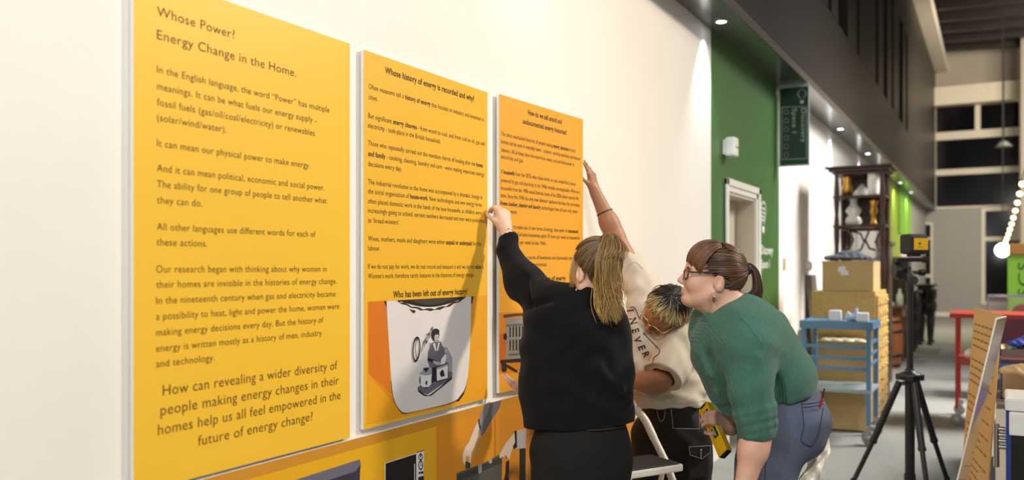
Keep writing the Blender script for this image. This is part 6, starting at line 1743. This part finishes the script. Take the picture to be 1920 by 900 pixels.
# display counter with the objects waiting on it
def counter():
    c0 = P(1868, 755, 5.2)
    x0 = c0[0]; zt = P(1868, 757, 5.2)[2]
    y0, y1 = c0[1], c0[1] + 1.7
    t = thing('display_counter', 'long blue and white display counter at the right edge', 'counter', (x0 + .6, (y0 + y1) / 2, 0))
    MB().box((x0, y0, zt - .03), (x0 + 1.3, y1, zt), bev=.004).build('counter_top', mat('grey_laminate', '#77706A', .4), t)
    MB().box((x0 + .03, y0 + .03, 0), (x0 + 1.27, y1 - .03, zt - .03)).build('plinth', mat('counter_blue', '#2F55B8', .5), t)
    m = MB(); m.box((x0 - .004, y0 - .004, 0), (x0 + .05, y0 + .05, zt - .03)); m.build('corner_post', M_trimw, t)
    # cardboard tray with brown paper
    bc = P(1905, 712, 5.4); t = thing('cardboard_box', 'battered open cardboard box with brown paper on the display counter', 'box', (bc[0] + .05, bc[1], zt + .001), 0, 'cardboard boxes')
    X0 = P(1877, 735, 5.4)[0]; Y0 = P(1877, 735, 5.4)[1]; hz = P(1880, 700, 5.4)[2] - zt
    m = MB(); th = .006
    for a_, b_ in (((X0, Y0, zt), (X0 + .4, Y0 + th, zt + hz)), ((X0, Y0 + .34, zt), (X0 + .4, Y0 + .34 + th, zt + hz)), ((X0, Y0, zt), (X0 + th, Y0 + .34, zt + hz)), ((X0 + .4 - th, Y0, zt), (X0 + .4, Y0 + .34, zt + hz)), ((X0, Y0, zt), (X0 + .4, Y0 + .34, zt + .008))): m.box(a_, b_)
    m.build('carton', mat('worn_cardboard', '#A98A66', .85, noise=.15), t)
    B_ = SDF(); p = np.array((X0 + .19, Y0 + .17, zt + hz)); B_.ell(p, (Rt, Fw, Up), (.21, .17, .05), .03); B_.cap(p - .1 * Rt, p - .21 * Rt - .03 * Up, .03, .012, .03); B_.cap(p, p + .1 * Rt + .09 * Up, .05, .03, .04)
    B_.build('brown_paper', mat('kraft_paper', '#CBA775', .7, bump=.4, bscale=30), t, .007, disp=folds((Rt, .06, .007, Up, .08), (Up, .05, .005, Rt, .1)))
    # blue glove / cloth
    B_ = SDF(); p = P(1905, 634, 6.0); p[2] = zt + .16
    t2 = thing('acrylic_case', 'clear acrylic case holding a blue cloth on the display counter', 'case', (p[0], p[1], zt))
    zz = P(1900, 660, 6.0)[2]
    m = MB(); m.box((p[0] - .1, p[1] - .15, zt + .001), (p[0] + .6, p[1] + .35, max(zt + .04, zz - .07))); m.build('case_base', mat('counter_blue2', '#3F63B4', .5), t2)
    zb = max(zt + .04, zz - .07)
    m = MB(); m.box((p[0] - .09, p[1] - .14, zb), (p[0] + .59, p[1] + .34, zb + .10)); m.build('cover', mat('clear_acrylic', '#F4F6F6', .06, trans=.92, spec=.5), t2)
    p[2] = zb + .125
    B_.ell(p + .08 * Rt, (Rt, Fw, Up), (.13, .08, .022), .03); B_.cap(p, p + .09 * Rt + .06 * Up, .03, .012, .03); B_.cap(p + .1 * Rt, p + .2 * Rt + .02 * Up, .04, .03, .03); B_.cut(p - .020 * Up, -Up)
    o = B_.build('blue_cloth', mat('blue_cloth', '#3B49B8', .7), None, .007, disp=folds((Rt, .05, .006, Up, .06))); tag(o, 'crumpled bright blue cloth lying on the clear acrylic case', 'cloth')
    # white cooker-like appliance in front
    A = P(1884, 745, 3.55); zt2 = A[2]
    t3 = thing('cooker', 'old white enamel appliance with a black corner post at the right edge', 'appliance', (A[0] + .3, A[1], 0))
    e = np.array((1., 0, 0)); b = np.array((0, 1., 0)); o0 = np.array((A[0], A[1], 0))
    W = mat('white_enamel', '#E9E6E0', .25); 
    m = MB(); m.obox(o0 + e * .3 + b * .15 + Up * (zt2 - .028), e, b, Up, .30, .15, .028, bev=.012); m.build('top', W, t3)
    m = MB(); m.obox(o0 + e * .3 + b * .15 + Up * ((zt2 - .056) / 2), e, b, Up, .27, .13, (zt2 - .056) / 2, bev=.006); m.build('body', mat('worn_cream_enamel', '#CDB79A', .4, noise=.2, nscale=5), t3)
    m = MB(); m.obox(o0 + e * .045 + b * .0 + Up * (zt2 - .105), e, b, Up, .030, .02, .048, bev=.008); m.build('bracket', W, t3)
    m = MB(); m.obox(o0 + e * .045 + b * .0 + Up * ((zt2 - .154) / 2), e, b, Up, .024, .02, (zt2 - .154) / 2); m.build('corner_post', mat('black_enamel', '#121212', .3), t3)
    for k in range(4):
        m = MB(); q = o0 - e * .03 + b * .05 + Up * (zt2 - .14 - .025 * k); m.cyl(q, q + e * .035, .010, .010, 12); m.build('tap', mat('steel', '#B8B8B8', .25, 1), t3)
    m = MB(); q = o0 - e * .03 + b * .05 + Up * (zt2 - .18); m.cyl(q - Up * .12, q + Up * .06, .012, .012, 10); m.build('pipe', mat('steel', '#B8B8B8', .25, 1), t3)
counter()

def far_display():
    # glass showcase with dark red base, green banner, string of bulbs
    c = P(1850, 562, 9.4); yy = c[1]; x0 = c[0]
    zc = P(1850, 592, 9.4)[2]; zt = P(1850, 556, 9.4)[2]
    t = thing('glass_showcase', 'glass showcase on a dark plum base in front of the lime green banner', 'showcase', (x0 + .6, yy + .3, 0))
    MB().box((x0, yy, 0), (x0 + 1.5, yy + .7, zc), bev=.006).build('plinth', mat('plum_laminate', '#5B2A33', .35), t)
    MB().box((x0 + .01, yy + .01, zc), (x0 + 1.49, yy + .69, zt)).build('glass_cover', mat('clear_acrylic', '#F4F6F6', .06, trans=.92, spec=.5), t)
    m = MB()
    for x in (x0 + .01, x0 + 1.49):
        for y in (yy + .01, yy + .69): m.box((x - .008, y - .008, zc), (x + .008, y + .008, zt))
    for y in (yy + .01, yy + .69): m.box((x0, y - .008, zt - .008), (x0 + 1.5, y + .008, zt + .008))
    m.build('cover_frame', mat('steel', '#B8B8B8', .25, 1), t)
    o = MB().lathe([(0, 0), (.10, 0), (.11, .05), (.08, .1), (.03, .12), (0, .13)], (x0 + .35, yy + .3, zc + .002), 20).build('red_bowl', mat('red_glaze', '#A33026', .3)); tag(o, 'dark red covered bowl inside the glass showcase', 'bowl')
    b0, b1 = P(1889, 478, 10.6), P(1889, 570, 10.6)
    t = thing('banner', 'lime green standing banner with black sideways lettering', 'banner', (b0[0] + .4, b0[1], 0))
    MB().box((b0[0], b0[1], .06), (b0[0] + .85, b0[1] + .03, b0[2]), bev=.004).build('panel', mat('banner_green', '#8CC63F', .5), t)
    MB().box((b0[0] - .05, b0[1] - .15, 0), (b0[0] + .9, b0[1] + .18, .06), bev=.01).build('foot', mat('banner_foot', '#555', .5) if False else M_steel, t)
    pl = Plane((b0[0], b0[1] - .0005, 0), (1, 0, 0), (0, 0, 1)); m = MB()
    s0, t0 = pl.px(1907, 478); s1, t1 = pl.px(1907, 560)
    put_text(m, pl, [('SCS', 0)], s0 + .13, t1 + .03, (t0 - t1) - .12, .12, ax=(0, 1), up=(-1, 0)); m.build('lettering', mat('banner_ink', '#22330F', .5), t)
    c = P(1909, 470, 10.6); o = MB().box((c[0] - .1, b0[1] - .02, b0[2] + .001), (c[0] + .3, b0[1] + .04, b0[2] + .14), bev=.01).build('carved_block', mat('amber_wood', '#A87A32', .4)); tag(o, 'small amber block on top of the lime green banner', 'ornament')
    # string of bulbs
    A_, B_ = P(1918, 330, 9.6), P(1877, 466, 15.5)
    pts = [A_ + (B_ - A_) * k / 40 - Up * .10 * math.sin(math.pi * k / 40) for k in range(41)]
    t = thing('string_light', 'string of warm round bulbs hanging in front of the night windows', 'string light', tuple(B_))
    MB().tube([P(1935, 270, 8.6)] + pts, .006, 6).build('cable', mat('black_cable', '#151515', .6), t)
    for k in range(1, 41, 3):
        b = MB().ball(pts[k] - Up * .05, .032, 12).build('bulb', mat('bulb_glow', (1, .74, .42, 1), .3, emit=5), t)
        MB().cyl(pts[k], pts[k] - Up * .03, .014, .014, 8).build('bulb_holder', mat('black_cable', '#151515', .6), b)
    c = oe(1880, 469, 24)
    t = thing('wall_lamp', 'bright white round lamp seen low in front of the far night window', 'lamp', tuple(c))
    MB().ball(c, .17, 16).build('globe', mat('globe_glow', (1, 1, .96, 1), .3, emit=7), t)
    MB().cyl(c + Up * .17, np.array((c[0], c[1], 7.97)), .012, .012, 8).build('cord', mat('black_cable', '#151515', .6), t)
    c = oe(1882, 275, 27); t = thing('pendant_lamp', 'pale shaded pendant lamp hanging before the tall night windows', 'lamp', tuple(c))
    MB().lathe([(.05, .16), (.09, .13), (.22, .0), (.20, .0), (.07, .12), (.03, .15)], c, 20).build('shade', mat('grey_shade', '#9AA394', .4), t)
    MB().cyl(c + Up * .15, np.array((c[0], c[1], 7.97)), .012, .012, 8).build('cord', mat('black_cable', '#151515', .6), t)
    # blurred wall bits: green panel with white notice at the end of the wall
    yy = ywall(1700); a = onwall(1700, 372)
    o = MB().box((.001, ywall(1684), a[2] - .9), (.03, ywall(1706), a[2] + .35)).build('lime_panel', mat('lime_sign', '#86C440', .5)); tag(o, 'bright lime green wall panel at the far end of the wall', 'panel')
far_display()
woman_black()
person_tshirt()
woman_green()
